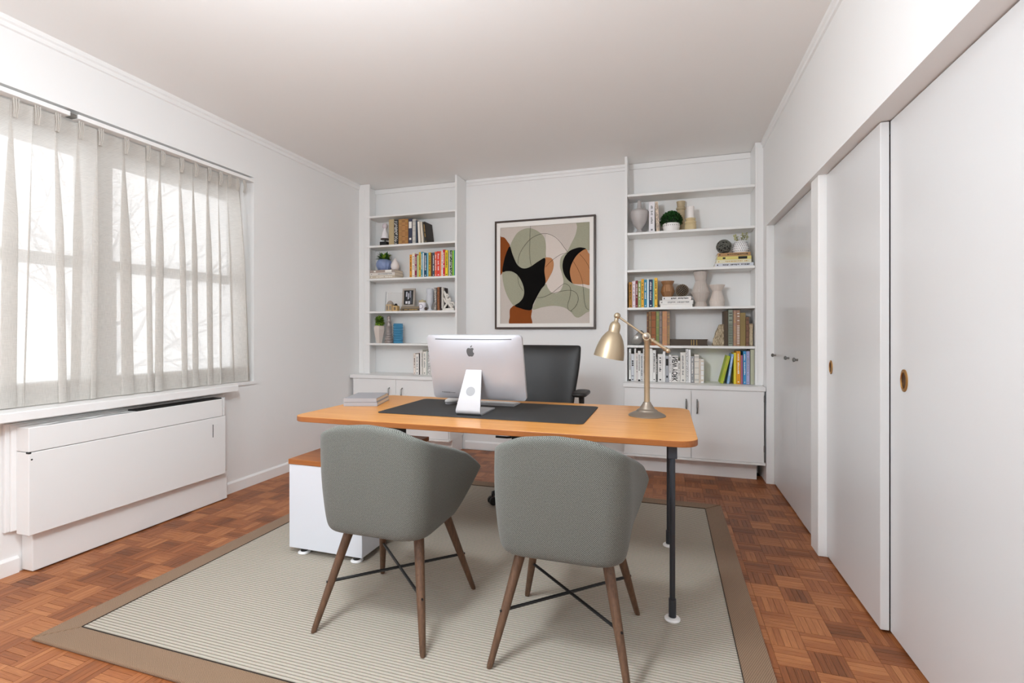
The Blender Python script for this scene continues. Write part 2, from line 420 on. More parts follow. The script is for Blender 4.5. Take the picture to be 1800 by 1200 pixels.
while x < 1.36:
    y = YF + BS / 2; iy = 0
    while y < YB:
        inside_rug = RUG[0] + .09 < x < RUG[1] - .09 and RUG[2] + .09 < y < RUG[3] - .09
        hid = (x > .95 or (x < -1.0 and y > 4.35 and x < -1.98) or (x > -.28 and y > 4.32))
        if not inside_rug and not hid:
            k = -sF * x + cF * y; px = 0
            if k > .8:
                u = 900 + FPX * (cF * x + sF * y) / k; v = 583 + FPX * H / k
                if -30 < u < 1830 and v < 1230: px = FPX / k * FPX * H / k / k
                if x < -2.90 and 1.5 < y < 2.65: px = 0
                if x > .80: px = 0
                if x < -2.2 and False: px = 0
            cells.append((px, x, y, (ix + iy) % 2))
        y += BS; iy += 1
    x += BS; ix += 1
cells.sort(key=lambda c: -c[0])
rv, rf, rt, ru = [], [], [], []
for i, (px, x, y, par) in enumerate(cells):
    k = rng.randrange(NV)
    if i < 300 and px > 0:
        o = bpy.data.objects.new('parquet_block', variants[k]); COL.objects.link(o); o.parent = floor
        o.location = (x, y, 0); o.rotation_euler = (0, 0, PI / 2 * par)
    else:
        me = variants[k]; n = len(rv); ca, sa = (0, 1) if par else (1, 0)
        for vv in me.vertices: rv.append((x + ca * vv.co.x - sa * vv.co.y, y + sa * vv.co.x + ca * vv.co.y, vv.co.z))
        for p in me.polygons:
            rf.append(tuple(n + j for j in p.vertices)); rt.append(me.attributes['tone'].data[p.index].value)
            ru.append([tuple(me.uv_layers[0].data[l].uv) for l in p.loop_indices])
o = bpy.data.objects.new('parquet_blocks', parquet_mesh('parquet_blocks', rv, rf, rt, ru)); COL.objects.link(o); o.parent = floor; o['kind'] = 'stuff'

# ---- windows in the recess
def window(n, y0, y1, label):
    x0, x1 = XL - .17, XL - .10
    root = thing('window_%d' % n, label, None, (XL - .14, (y0 + y1) / 2, WZ0), kind='structure')
    cx, cy, cz = root.location
    def P(name, mat, par, bxs, bev=0):
        q = MB()
        for b in bxs: q.box(b[0] - cx, b[1] - cx, b[2] - cy, b[3] - cy, b[4] - cz, b[5] - cz)
        return q.build(name, mat, par, bevel=bev)
    z0, z1 = WZ0, WZ1; fw = .05; zm = 1.545
    P('window_frame', M['trim'], root, [(x0, x1, y0, y0 + fw, z0, z1), (x0, x1, y1 - fw, y1, z0, z1), (x0, x1, y0 + fw, y1 - fw, z0, z0 + .06), (x0, x1, y0 + fw, y1 - fw, z1 - .14, z1)])
    for nm, a, b, xa, xb in (('lower_sash', z0 + .06, zm + .03, x0 + .035, x1 - .002), ('upper_sash', zm - .03, z1 - .14, x0 + .002, x0 + .034)):
        ya, yb = y0 + fw, y1 - fw; sw = .042
        sa = P(nm, M['trim'], root, [(xa, xb, ya, ya + sw, a, b), (xa, xb, yb - sw, yb, a, b), (xa, xb, ya + sw, yb - sw, a, a + .055), (xa, xb, ya + sw, yb - sw, b - .055, b)])
        xm = (xa + xb) / 2
        q = MB().box(xm - .002 - cx, xm + .002 - cx, ya + sw - cy, yb - sw - cy, a + .055 - cz, b - .055 - cz); q.build('pane', M['glass'], sa)
window(1, WY0, 1.94, 'white sash window behind the curtain, left of the mullion')
window(2, 1.94, WY1, 'white sash window behind the curtain, nearer the bare wall corner')
struct(MB().box(XL - .10, XL + .115, WY0 - .06, 2.69, .742, WZ0 + .002).build('trim_4', M['trim'], bevel=.004), 'white window sill board above the heater cover')
struct(MB().box(XL - .10, XL + .012, 2.69, WY1 + .01, .765, WZ0 + .002).build('trim_5', M['trim']), 'white end of the window sill beside the curtain edge')

# ---- closet side: recessed doors
def pull(par, y, z, x, r=.024):
    p = MB().lathe([(r * 1.25, 0), (r * 1.25, .004), (r * .95, .005), (r * .9, .001)], 20, M_=Matrix.Rotation(-PI / 2, 4, 'Y'))
    o = p.build('door_pull', M['brass'], par, smooth=True); o.location = Vector((x, y, z)) - par.location; o.scale = (1, .8, 1.25)
    q = MB().lathe([(r * .92, 0), (r * .9, .0022), (r * .4, .0016), (1e-6, .0012)], 20, M_=Matrix.Rotation(-PI / 2, 4, 'Y'))
    q.build('pull_cup', M['brass_dark'], o, smooth=True)
def door(n, y0, y1, x, label, t=.03, z0=.012):
    o = MB().box(0, t, y0 - (y0 + y1) / 2, (y1 - y0) / 2, 0, ZH - z0 - .004).build('door_%d' % n, M['closet'], bevel=.002, seg=1)
    o.location = (x, (y0 + y1) / 2, z0); return struct(o, label)
d1 = door(1, -.95, 2.215, .822, 'large white sliding closet door nearest the viewer')
d2 = door(2, 2.215, 2.868, .79, 'white sliding closet door just left of the nearest one')
d3 = door(3, 3.008, 3.452, .785, 'white folding closet door next to the closet post')
d4 = door(4, 3.458, 4.125, .787, 'white folding closet door beside the bookcase')
pull(d1, 2.098, .984, .822, .026); pull(d2, 2.80, .983, .79, .022)
for d, y in ((d4, 4.06), (d4, 3.654), (d3, 3.421)):
    q = MB().lathe([(.007, 0), (.006, .012), (.013, .018), (.014, .026), (.008, .031), (1e-6, .032)], 14, M_=Matrix.Rotation(-PI / 2, 4, 'Y'))
    o = q.build('door_knob', M['chrome'], d, smooth=True); o.location = Vector((d.location.x, y, .985)) - d.location
struct(MB().box(.752, .85, 2.872, 3.004, 0, ZH).build('trim_6', M['trim'], bevel=.003, seg=1), 'white post between sliding and folding closet doors')
struct(MB().box(XR, XD + .06, 4.127, 4.13, 0, ZH).build('trim_7', M['trim']), 'white closet jamb beside the bookcase')
struct(MB().box(.88, .90, YF + .6, 4.13, 0, ZH).build('trim_8', M['dark']), 'dark inside of the closet behind the doors')

# ================================================================== BUILT-IN BOOKCASES AND CABINETS
YS = 4.26                                             # front of shelves
LED = .738                                            # top of the cabinets
ZL = [1.045, 1.367, 1.697, 2.03, 2.33]; ZR = [1.045, 1.367, 1.687, 2.005, 2.332]
def bookcase(label, x0, x1, zs, left_trim, right_panel):
    r = thing('bookcase', label, 'bookcase', ((x0 + x1) / 2, YS, LED))
    c = r.location
    def B(name, mat, *b, bev=0):
        return MB().box(b[0] - c.x, b[1] - c.x, b[2] - c.y, b[3] - c.y, b[4] - c.z, b[5] - c.z).build(name, mat, r, bevel=bev, seg=1)
    for z in zs: B('shelf', M['shelf'], max(x0, -2.895), x1, YS - .004, YB - .002, z - .020, z, bev=.002)
    if left_trim:
        B('face_trim', M['trim'], XL + .002, -2.862, YS, YS + .02, LED, ZC - .004)
        B('side_panel', M['trim'], XL + .002, x0 - .001, YS + .02, YB - .002, LED, ZC - .004)
        B('corner_strip', M['trim'], -2.938, -2.923, YS - .006, YS, LED, ZC - .06)
        B('side_panel', M['trim'], x1 + .001, x1 + .02, YS - .01, YB - .002, LED, ZC - .004)
    else:
        B('side_panel', M['trim'], x0 - .02, x0 - .001, YS - .01, YB - .002, LED, ZC - .004)
        B('side_panel', M['trim'], x1 + .001, XR - .001, YS - .012, YB - .002, LED, ZC - .004)
        B('corner_strip', M['trim'], x1 + .012, x1 + .02, YS - .016, YS - .012, LED, ZC - .02)
    B('back_moulding', M['trim'], x0, x1, YB - .014, YB - .002, ZC - .05, ZC - .004)
    return r
LX0, LX1, RX0, RX1 = -2.930, -1.914, -.312, .676
bookcase('white built-in bookcase in the corner behind the computer', LX0, LX1, ZL, True, True)
bookcase('white built-in bookcase beside the closet doors, right of the painting', RX0, RX1, ZR, False, True)
YCB = 4.12
def cabinet(label, x0, x1, split, handles, flush_right):
    r = thing('base_cabinet', label, 'cabinet', ((x0 + x1) / 2, YCB, 0)); c = r.location
    def B(name, mat, *b, par=None, bev=0):
        return MB().box(b[0] - c.x, b[1] - c.x, b[2] - c.y, b[3] - c.y, b[4] - c.z, b[5] - c.z).build(name, mat, par or r, bevel=bev, seg=1)
    B('carcass', M['cab'], x0, x1, YCB + .02, YB - .016, .14, LED - .036)
    B('plinth', M['cab'], x0 + .012, x1 - (.04 if flush_right else .012), YCB + .10, YB - .016, 0, .14)
    B('bottom_rail', M['cab'], x0 - .004, x1 + .004, YCB - .008, YCB + .02, .139, .155)
    B('face_frame', M['cab'], x0, x1, YCB + .006, YCB + .02, LED - .062, LED - .036)
    ds = [(x0 + .006, split - .002), (split + .002, x1 - .006)]
    for (a, b), hx in zip(ds, handles):
        d = B('door', M['cab'], a, b, YCB, YCB + .02, .157, .706 - .004, bev=.002)
        q = MB().path([(hx - c.x, -.001, .512), (hx - c.x, -.022, .520), (hx - c.x, -.027, .565), (hx - c.x, -.022, .612), (hx - c.x, -.001, .620)], [.006, .006, .007, .006, .006], 8)
        q.build('handle', M['chrome'], d, smooth=True)
    for i, z in enumerate((.24, .62)):
        B('hinge', M['chrome'], x1 - .006, x1 - .001, YCB - .004, YCB + .01, z, z + .05)
    # ledge on top
    return r
cabinet('white base cabinet under the corner bookcase, behind the desk', XL + .03, -1.916, -2.475, (-2.545, -2.405), False)
cabinet('white base cabinet under the bookcase beside the closet', -.33, .722, .195, (.157, .238), True)
for a, b, lab in ((XL + .004, -1.905, 'white ledge on top of the base cabinet in the corner'), (-.337, .728, 'white ledge on top of the base cabinet beside the closet')):
    tag(MB().box(a, b, YCB - .012, YB - .002, LED - .034, LED - .001).build('cabinet_top', M['cab'], bevel=.003), lab, 'countertop')

# ================================================================== HEATER COVER, CURTAIN
hx = -2.862
r = thing('heater_cover', 'white enclosed heater unit under the curtained window', 'heater', (hx, 2.03, 0)); c = r.location
def HB(name, mat, *b, par=None, bev=.003):
    return MB().box(b[0] - c.x, b[1] - c.x, b[2] - c.y, b[3] - c.y, b[4], b[5]).build(name, mat, par or r, bevel=bev, seg=2)
HB('plinth', M['heater'], XL + .002, hx - .045, 1.535, 2.625, .006, .20)
HB('back_plate', M['heater'], XL + .002, XL + .022, 1.462, 2.66, .21, .722)
HB('back_flange', M['heater'], XL + .022, XL + .036, 1.478, 2.64, .212, .716)
HB('front_panel', M['heater'], XL + .036, hx, 1.497, 2.572, .196, .588)
HB('top_cover', M['heater'], XL + .036, hx - .001, 1.497, 2.548, .591, .706)
HB('top_cover_end', M['heater'], XL + .036, hx - .006, 2.556, 2.572, .591, .712)
HB('grille_slot', M['dark'], XL + .04, hx - .012, 2.0, 2.55, .706, .713, bev=0)
HB('access_flap', M['heater'], hx - .001, hx + .0025, 2.476, 2.512, .470, .545, bev=0)
HB('flap_gap', M['dark'], hx - .001, hx + .001, 2.472, 2.476, .46, .545, bev=0)
HB('latch_notch', M['dark'], hx - .02, hx + .0006, 1.4965, 1.506, .583, .591, bev=0)
q = MB().tube((hx - c.x - .001, 1.508 - c.y, .555), (hx - c.x + .001, 1.508 - c.y, .555), .004, seg=10); q.build('screw', M['dark'], r)
# peeling tape strips along the top
tape = MB()
for k in range(14):
    y0 = 1.56 + k * .028; y1 = y0 + .03
    z = lambda y: .709 + .012 * math.sin((y - 1.56) * 16) ** 2
    tape.face([(hx - c.x - .03, y0 - c.y, .712), (hx - c.x - .03, y1 - c.y, .712), (hx - c.x - .002, y1 - c.y, z(y1)), (hx - c.x - .002, y0 - c.y, z(y0))])
tape.build('peeling_tape', M['white_plastic'], r)

rail = thing('curtain_rail', 'white curtain track along the top of the window recess', 'curtain rail', (XL - .02, 1.6, 2.3)); c = rail.location
MB().box(-.03, .03, 1.77 - c.y, 2.93 - c.y, -.006, .018).build('track', M['trim'], rail, bevel=.003)
MB().box(-.03, .03, .36 - c.y, 1.735 - c.y, -.006, .018).build('track', M['trim'], rail, bevel=.003)
MB().box(-.02, .02, 1.736 - c.y, 1.769 - c.y, -.004, .014).build('joiner', M['chrome'], rail)

def curtain():
    r = thing('sheer_curtain', 'sheer off-white pleated linen curtain across the window', 'curtain', (XL - .025, 1.6, .79)); c = r.location
    ya, yb = .5, 2.895
    pl = [.62, .80, .99, 1.17, 1.34, 1.515, 1.60, 1.685, 1.79, 1.885, 2.02, 2.145, 2.235, 2.36, 2.46, 2.56, 2.65, 2.72, 2.79, 2.85]
    rr = random.Random(5)
    wid = [rr.uniform(.05, .085) for _ in pl]; sh = [rr.uniform(-.035, .035) for _ in pl]; am = [rr.uniform(.028, .05) for _ in pl]
    n, mrow = 900, 26
    def fold(y, t):                    # t 0 bottom .. 1 top : cloth doubles back on itself at every pleat
        dx = dy = 0
        k = 1 - t
        for p, w, d, a in zip(pl, wid, sh, am):
            z = (y - p) / (w * .62)
            if abs(z) < 3.4:
                e = math.exp(-z * z); amp = .45 + .55 * min(1, k * 2.5)
                dx += a * .8 * amp * e; dy += d * k * e - 2.9 * amp * (w * .62) * z * e
        return dx + .005 * math.sin(y * 27 + t * 2.1), dy
    def sheet(z0, z1, rows, dx, name, mat, par):
        V, F, U = [], [], []
        for j in range(rows + 1):
            z = z0 + (z1 - z0) * j / rows; t = (z - .79) / 1.5
            al = 0; prev = None
            for i in range(n + 1):
                y = ya + (yb - ya) * i / n
                fx, fy = fold(y, t)
                y2 = y + fy + (.03 * (1 - t) * smoothstep(2.2, 2.9, y) - .02 * t * smoothstep(2.75, 2.9, y))
                p = (fx + dx, y2 - c.y, z - c.z)
                if prev: al += math.hypot(p[0] - prev[0], p[1] - prev[1])
                V.append(p); U.append((al, z)); prev = p
        for j in range(rows):
            for i in range(n):
                a = j * (n + 1) + i; F.append((a, a + 1, a + n + 2, a + n + 1))
        me = bpy.data.meshes.new(name); me.from_pydata(V, [], F); uvl = me.uv_layers.new(name='UVMap')
        for l in me.loops: uvl.data[l.index].uv = U[l.vertex_index]
        return put(name, me, mat, par, smooth=True, angle=180)
    s = sheet(.792, 2.285, mrow, -.02, 'cloth', M['sheer'], r)
    sheet(.792, .90, 3, -.0225, 'bottom_hem', M['sheer_hem'], r)
    sheet(2.20, 2.285, 3, -.0225, 'heading_tape', M['sheer_hem'], r)
    for p in pl[1:]:
        q = MB()
        for k in (-1, 0, 1):
            q.path([(.02, p - c.y + k * .006, 2.195 - c.z), (.03, p - c.y + k * .009, 2.24 - c.z), (.025, p - c.y + k * .010, 2.287 - c.z)], .003, 6)
        q.build('pinch_pleat', M['sheer_hem'], r, smooth=True)
curtain()

# ================================================================== RUG
def rug():
    x0, x1, y0, y1 = RUG; b = .105; T = .011
    r = thing('area_rug', 'cream ribbed area rug with wide brown border under desk and chairs', 'rug', ((x0 + x1) / 2, (y0 + y1) / 2, .0005)); c = r.location
    ax0, ax1, ay0, ay1 = x0 + b - c.x, x1 - b - c.x, y0 + b - c.y, y1 - b - c.y
    p = .0135; V, F = [], []
    k0 = int(math.ceil(ay0 / p)); ys = []
    y = ay0
    prof = ((0, -.0012), (.18, .0004), (.5, .0009), (.82, .0004))
    kk = math.floor(ay0 / p)
    pts = []
    while True:
        for f, h in prof:
            yy = (kk + f) * p
            if ay0 <= yy <= ay1: pts.append((yy, h))
        kk += 1
        if kk * p > ay1: break
    for yy, h in pts: V += [(ax0 - .004, yy, T - .0022 + h), (ax1 + .004, yy, T - .0022 + h)]
    for i in range(len(pts) - 1): F.append((2 * i, 2 * i + 1, 2 * i + 3, 2 * i + 2))
    n = len(V)
    V += [(ax0 - .004, ay0, 0), (ax1 + .004, ay0, 0), (ax1 + .004, ay1, 0), (ax0 - .004, ay1, 0)]; F.append((n + 3, n + 2, n + 1, n))
    me = bpy.data.meshes.new('rug_field'); me.from_pydata(V, [], F)
    put('rug_field', me, M['rug_field'], r)
    X0, X1, Y0, Y1 = x0 - c.x, x1 - c.x, y0 - c.y, y1 - c.y; g = .0012
    for quad in (((X0, Y0), (X1, Y0), (ax1, ay0), (ax0, ay0)), ((X1, Y0), (X1, Y1), (ax1, ay1), (ax1, ay0)),
                 ((X1, Y1), (X0, Y1), (ax0, ay1), (ax1, ay1)), ((X0, Y1), (X0, Y0), (ax0, ay0), (ax0, ay1))):
        a, d = Vector(quad[0]), Vector(quad[1]); e = (d - a).normalized()
        q = [Vector(quad[0]) + e * g, Vector(quad[1]) - e * g, Vector(quad[2]) - e * g, Vector(quad[3]) + e * g]
        V = [(p_.x, p_.y, 0) for p_ in q] + [(p_.x, p_.y, T) for p_ in q]
        me = bpy.data.meshes.new('rug_border')
        me.from_pydata(V, [], [(3, 2, 1, 0), (4, 5, 6, 7), (0, 1, 5, 4), (1, 2, 6, 5), (2, 3, 7, 6), (3, 0, 4, 7)])
        uvl = me.uv_layers.new(name='UVMap')
        for l in me.loops:
            co = me.vertices[l.vertex_index].co; uvl.data[l.index].uv = (co.x + co.y * .5 + co.z, co.y + co.z)
        put('rug_border', me, M['rug_border'], r, bevel=.004)
    q = MB()
    L = [(ax0, ay0), (ax1, ay0), (ax1, ay1), (ax0, ay1)]
    for i in range(4):
        a, d = L[i], L[(i + 1) % 4]
        q.tube((a[0], a[1], T + .0003), (d[0], d[1], T + .0003), .0016, seg=6)
    q.build('border_seam', plain('#2c211a', .9, name='dark_thread'), r)
rug()
RZ = .0115

# ================================================================== DESK
ZD = .735
def desk():
    r = thing('desk', 'long honey-wood desk with rounded corners on grey steel legs', 'desk', (-.84, 2.435, RZ)); c = r.location
    poly = rounded(-1.806 - c.x, .123 - c.x, 2.0 - c.y, 2.872 - c.y, .075, 8)
    t = MB().prism(poly, ZD - .026 - c.z, ZD - c.z).build('desktop', M['desk'], r)
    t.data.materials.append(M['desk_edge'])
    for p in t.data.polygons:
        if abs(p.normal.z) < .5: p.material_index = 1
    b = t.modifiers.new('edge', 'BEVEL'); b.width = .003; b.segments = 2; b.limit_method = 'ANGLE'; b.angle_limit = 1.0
    for (lx, ly) in ((.022, 2.045), (.012, 2.745)):
        g = MB().tube((lx + .004 - c.x, ly - c.y, .03), (lx + .004 - c.x, ly - c.y, ZD - .03 - c.z), .0108, seg=20).build('leg', M['steel'], r, smooth=True)
        MB().tube((lx + .004 - c.x, ly - c.y, .012), (lx + .004 - c.x, ly - c.y, .082), .0145, seg=20).build('leg_sleeve', M['steel'], g, smooth=True)
        MB().box(lx - .012 - c.x, lx + .022 - c.x, ly - .012 - c.y, ly + .03 - c.y, ZD - .08 - c.z, ZD - .026 - c.z).build('bracket', M['steel'], g, bevel=.002)
        MB().lathe([(.030, 0), (.031, .004), (.027, .009), (.0150, .0105)], 24, (lx + .004 - c.x, ly - c.y, 0)).build('foot_disc', M['white_plastic'], g, smooth=True)
    # beam under the top and support over the credenza
    MB().box(-1.70 - c.x, .02 - c.x, 2.40 - c.y, 2.46 - c.y, ZD - .066 - c.z, ZD - .026 - c.z).build('beam', M['steel'], r, bevel=.002)
    MB().box(-1.60 - c.x, -1.49 - c.x, 2.22 - c.y, 2.60 - c.y, .4995 - c.z + .0005, ZD - .026 - c.z).build('support_block', M['black'], r, bevel=.002)
    return r
desk()
def credenza():
    x0, x1, y0, y1 = -1.868, -1.428, 2.062, 2.76
    r = thing('credenza', 'low white storage unit with honey-wood top under the desk end', 'cabinet', ((x0 + x1) / 2, (y0 + y1) / 2, RZ)); c = r.location
    MB().box(x0 - c.x, x1 - c.x, y0 - c.y, y1 - c.y, .03, .462).build('body', M['credenza'], r, bevel=.002)
    MB().box(x0 - .003 - c.x, x1 + .006 - c.x, y0 - .004 - c.y, y1 + .004 - c.y, .4625, .4880).build('top_board', M['desk_edge'], r, bevel=.002)
    for fx in (x0 + .07, x1 - .05):
        for fy in (y0 + .03, y1 - .05):
            f = MB().tube((fx - c.x, fy - c.y, .006), (fx - c.x, fy - c.y, .03), .018, seg=16).build('foot', M['black'], r, smooth=True)
            MB().lathe([(.031, 0), (.031, .004), (.026, .008), (.018, .009)], 20, (fx - c.x, fy - c.y, 0)).build('foot_disc', M['white_plastic'], f, smooth=True)
    return r
credenza()

# ================================================================== CHAIRS
def tub_chair(label, cx, cy, rz=0):
    r = thing('tub_chair', label, 'chair', (cx, cy, RZ), rz, 'grey tub chairs in front of the desk')
    NA, rows = 44, []
    def half(wb, b, wf, f, rad, K):
        P = [Vector((0, -b))]; P.append(Vector((wb - rad, -b)))
        for i in range(1, 9):
            t = PI / 2 * i / 8; P.append(Vector((wb - rad + rad * math.sin(t), -b + rad - rad * math.cos(t))))
        P.append(Vector((wf, f)))
        L = [0]
        for i in range(1, len(P)): L.append(L[-1] + (P[i] - P[i - 1]).length)
        out = []
        for k in range(K + 1):
            d = L[-1] * k / K; i = max(j for j in range(len(L)) if L[j] <= d + 1e-9); i = min(i, len(P) - 2)
            out.append(P[i].lerp(P[i + 1], (d - L[i]) / (L[i + 1] - L[i])))
        return out, L[-1]
    K = NA // 2; zb = .385
    RK = [(0, .806), (.18, .796), (.36, .757), (.62, .697), (.81, .648), (.93, .594), (1, .556)]
    def rim(a):
        a = abs(a)
        for (p, q), (p2, q2) in zip(RK, RK[1:]):
            if a <= p2 + 1e-9: return q + (q2 - q) * (a - p) / (p2 - p)
        return RK[-1][1]
    # (s, plan scale)
    levels = [(-.02, .45, 0), (-.02, .80, 0), (-.015, .93, 0), (.02, .985, 0), (.09, 1, 0), (.25, 1, 0), (.45, 1, 0), (.65, 1, 0), (.82, 1, 0), (.93, 1, 0), (1, 1, 0)]
    V, U = [], []
    for s, sc, _ in levels:
        q = max(0, s)
        bulge = .012 * math.sin(PI * min(1, q))
        P, Ln = half((.218 + .016 * q + bulge) * sc, (.232 + .024 * q) * sc, (.205 + .080 * q ** .8) * (sc if sc < .9 else 1), (.10 + .122 * q ** .85) * (sc if sc < .9 else 1), .085 * (1 if sc > .8 else .7), K)
        row = [(-p.x, p.y) for p in reversed(P[1:])] + [(p.x, p.y) for p in P]
        for i, (x, y) in enumerate(row):
            a = (i - K) / K
            z = zb + (rim(a) - zb) * s
            if s <= 0: z = zb + s * .2
            V.append((x, y, z)); U.append((a * Ln, z))
    n = 2 * K + 1; F = []
    for j in range(len(levels) - 1):
        for i in range(n - 1): F.append((j * n + i, j * n + i + 1, (j + 1) * n + i + 1, (j + 1) * n + i))
    me = bpy.data.meshes.new('shell'); me.from_pydata(V, [], F)
    uvl = me.uv_layers.new(name='UVMap')
    for l in me.loops: uvl.data[l.index].uv = U[l.vertex_index]
    o = put('shell', me, M['tweed'], r, smooth=True, angle=180)
    so = o.modifiers.new('thickness', 'SOLIDIFY'); so.thickness = .042; so.offset = -1; so.use_even_offset = False
    ss = o.modifiers.new('smooth', 'SUBSURF'); ss.levels = 1; ss.render_levels = 2
    # seat cushion
    poly = rounded(-.195, .195, -.17, .17, .07, 6)
    q = MB().prism(poly, .40, .475); mo = q.mesh('seat_cushion'); uvl = mo.uv_layers.new(name='UVMap')
    for l in mo.loops: co = mo.vertices[l.vertex_index].co; uvl.data[l.index].uv = (co.x + co.z, co.y + co.z)
    put('seat_cushion', mo, M['tweed'], r, smooth=True, bevel=.02, seg=3)
    MB().prism(rounded(-.18, .18, -.15, .16, .05, 5), .372, .40).build('seat_base', M['black'], r)
    legs = []
    for sx in (-1, 1):
        for sy in (-1, 1):
            top, bot = Vector((sx * .150, sy * .115, .378)), Vector((sx * .233, sy * .238, .0006))
            g = MB().path([bot, bot.lerp(top, .03), bot.lerp(top, .5), top], [.0095, .0115, .0165, .0205], 16, True).build('leg', M['walnut'], r, smooth=True)
            p = bot.lerp(top, .46); legs.append(p); d = Vector((sx, sy, 0)).normalized()
            MB().tube(p + d * .012, p + d * .0195, .0042, seg=10).build('screw_cap', M['black'], g, smooth=True)
    for a, b in ((0, 3), (1, 2)):
        MB().tube(legs[a], legs[b], .0058, seg=10).build('cross_brace', M['black'], r, smooth=True)
    return r
tub_chair('grey tweed tub chair on walnut legs beside the white storage unit', -1.052, 1.782)
tub_chair('grey tweed tub chair on walnut legs beside the steel desk leg', -.342, 1.80)

def office_chair():
    r = thing('office_chair', 'black leather office chair behind the desk', 'chair', (-.845, 3.27, RZ)); c = r.location
    # backrest: slightly curved padded slab
    nx, nz = 14, 14; V, F = [], []
    for side in (0, 1):
        for j in range(nz + 1):
            t = j / nz; z = .56 + (1.062 - .56) * t - RZ
            w = .215 + .042 * smoothstep(0, .9, t)
            for i in range(nx + 1):
                s = -1 + 2 * i / nx
                e = (1 - abs(s) ** 6) * (1 - abs(2 * t - 1) ** 8)
                y = .17 + .10 * t + .035 * (1 - s * s) + (.012 + .028 * e if side else -(.012 + .028 * e))
                V.append((w * s + .0, y, z))
    K = (nx + 1) * (nz + 1)
    for sd in (0, 1):
        for j in range(nz):
            for i in range(nx):
                a = sd * K + j * (nx + 1) + i; q = (a, a + 1, a + nx + 2, a + nx + 1); F.append(q if sd == 0 else q[::-1])
    ring = [j * (nx + 1) for j in range(nz + 1)]; ring2 = [j * (nx + 1) + nx for j in range(nz + 1)]
    for R_, rev in ((ring, 1), (ring2, 0)):
        for a, b in zip(R_, R_[1:]): F.append((a, b, b + K, a + K) if rev else (b, a, a + K, b + K))
    for i in range(nx):
        F.append((i + 1, i, i + K, i + 1 + K)); a = nz * (nx + 1) + i; F.append((a, a + 1, a + 1 + K, a + K))
    me = bpy.data.meshes.new('backrest'); me.from_pydata(V, [], F)
    o = put('backrest', me, M['leather'], r, smooth=True, angle=180); o.modifiers.new('smooth', 'SUBSURF').render_levels = 1
    MB().prism(rounded(-.25, .25, -.25, .24, .08, 6), .47, .56).build('seat', M['leather'], r, smooth=True, bevel=.025, seg=3)
    MB().box(-.15, .16, -.14, .14, .40, .47).build('tilt_mechanism', M['black'], r, bevel=.01)
    MB().path([(-.12, .0, .415), (-.22, -.02, .405), (-.30, -.03, .408)], .008, 8).build('lever', M['black'], r, smooth=True)
    MB().path([(0, .1, .42), (0, .27, .44), (0, .30, .56), (0, .27, .75)], .022, 10).build('back_bracket', M['black'], r, smooth=True)
    for s in (-1, 1):
        a = MB().path([(s * .20, 0, .45), (s * .29, 0, .46), (s * .305, 0, .56), (s * .305, -.01, .735)], [.016, .018, .016, .020], 10).build('arm_post', M['black'], r, smooth=True)
        q = MB().prism(rounded(-.050, .050, -.13, .12, .045, 6), -.014, .014)
        p = q.build('arm_pad', M['leather'], a, smooth=True, bevel=.012, seg=3); p.location = (s * .305, -.02, .737)
    MB().tube((0, 0, .09), (0, 0, .40), .026, seg=16).build('gas_column', M['black'], r, smooth=True)
    for k in range(5):
        t = math.radians(150 + 72 * k); d = Vector((math.cos(t), math.sin(t), 0)); R_ = .34 if k else .38
        a = MB().path([d * .02 + Vector((0, 0, .11)), d * (R_ * .5) + Vector((0, 0, .10)), d * R_ + Vector((0, 0, .072))], [.03, .024, .017], 10).build('base_arm', M['black'], r, smooth=True)
        n = Vector((-d.y, d.x, 0)); p = d * R_ + Vector((0, 0, .028 if k in (1, 2, 3, 4) else .028))
        for sg in (-1, 1): MB().tube(p + n * (.006 * sg), p + n * (.024 * sg), .027, seg=16).build('castor_wheel', M['black'], a, smooth=True)
        MB().tube(p + Vector((0, 0, .0)), d * R_ + Vector((0, 0, .075)), .008, seg=8).build('castor_stem', M['black'], a)
    return r
office_chair()

# ================================================================== THINGS ON THE DESK
padth = .003
pad = tag(MB().prism(rounded(-.545, .545, -.275, .275, .03, 6), 0, padth).build('desk_pad', M['pad'], bevel=.0008, seg=1), 'dark grey leather desk pad under the computer', 'desk pad')
pad.location = (-.905, 2.49, ZD + .0003)
ZP = ZD + .0003 + padth + .0003

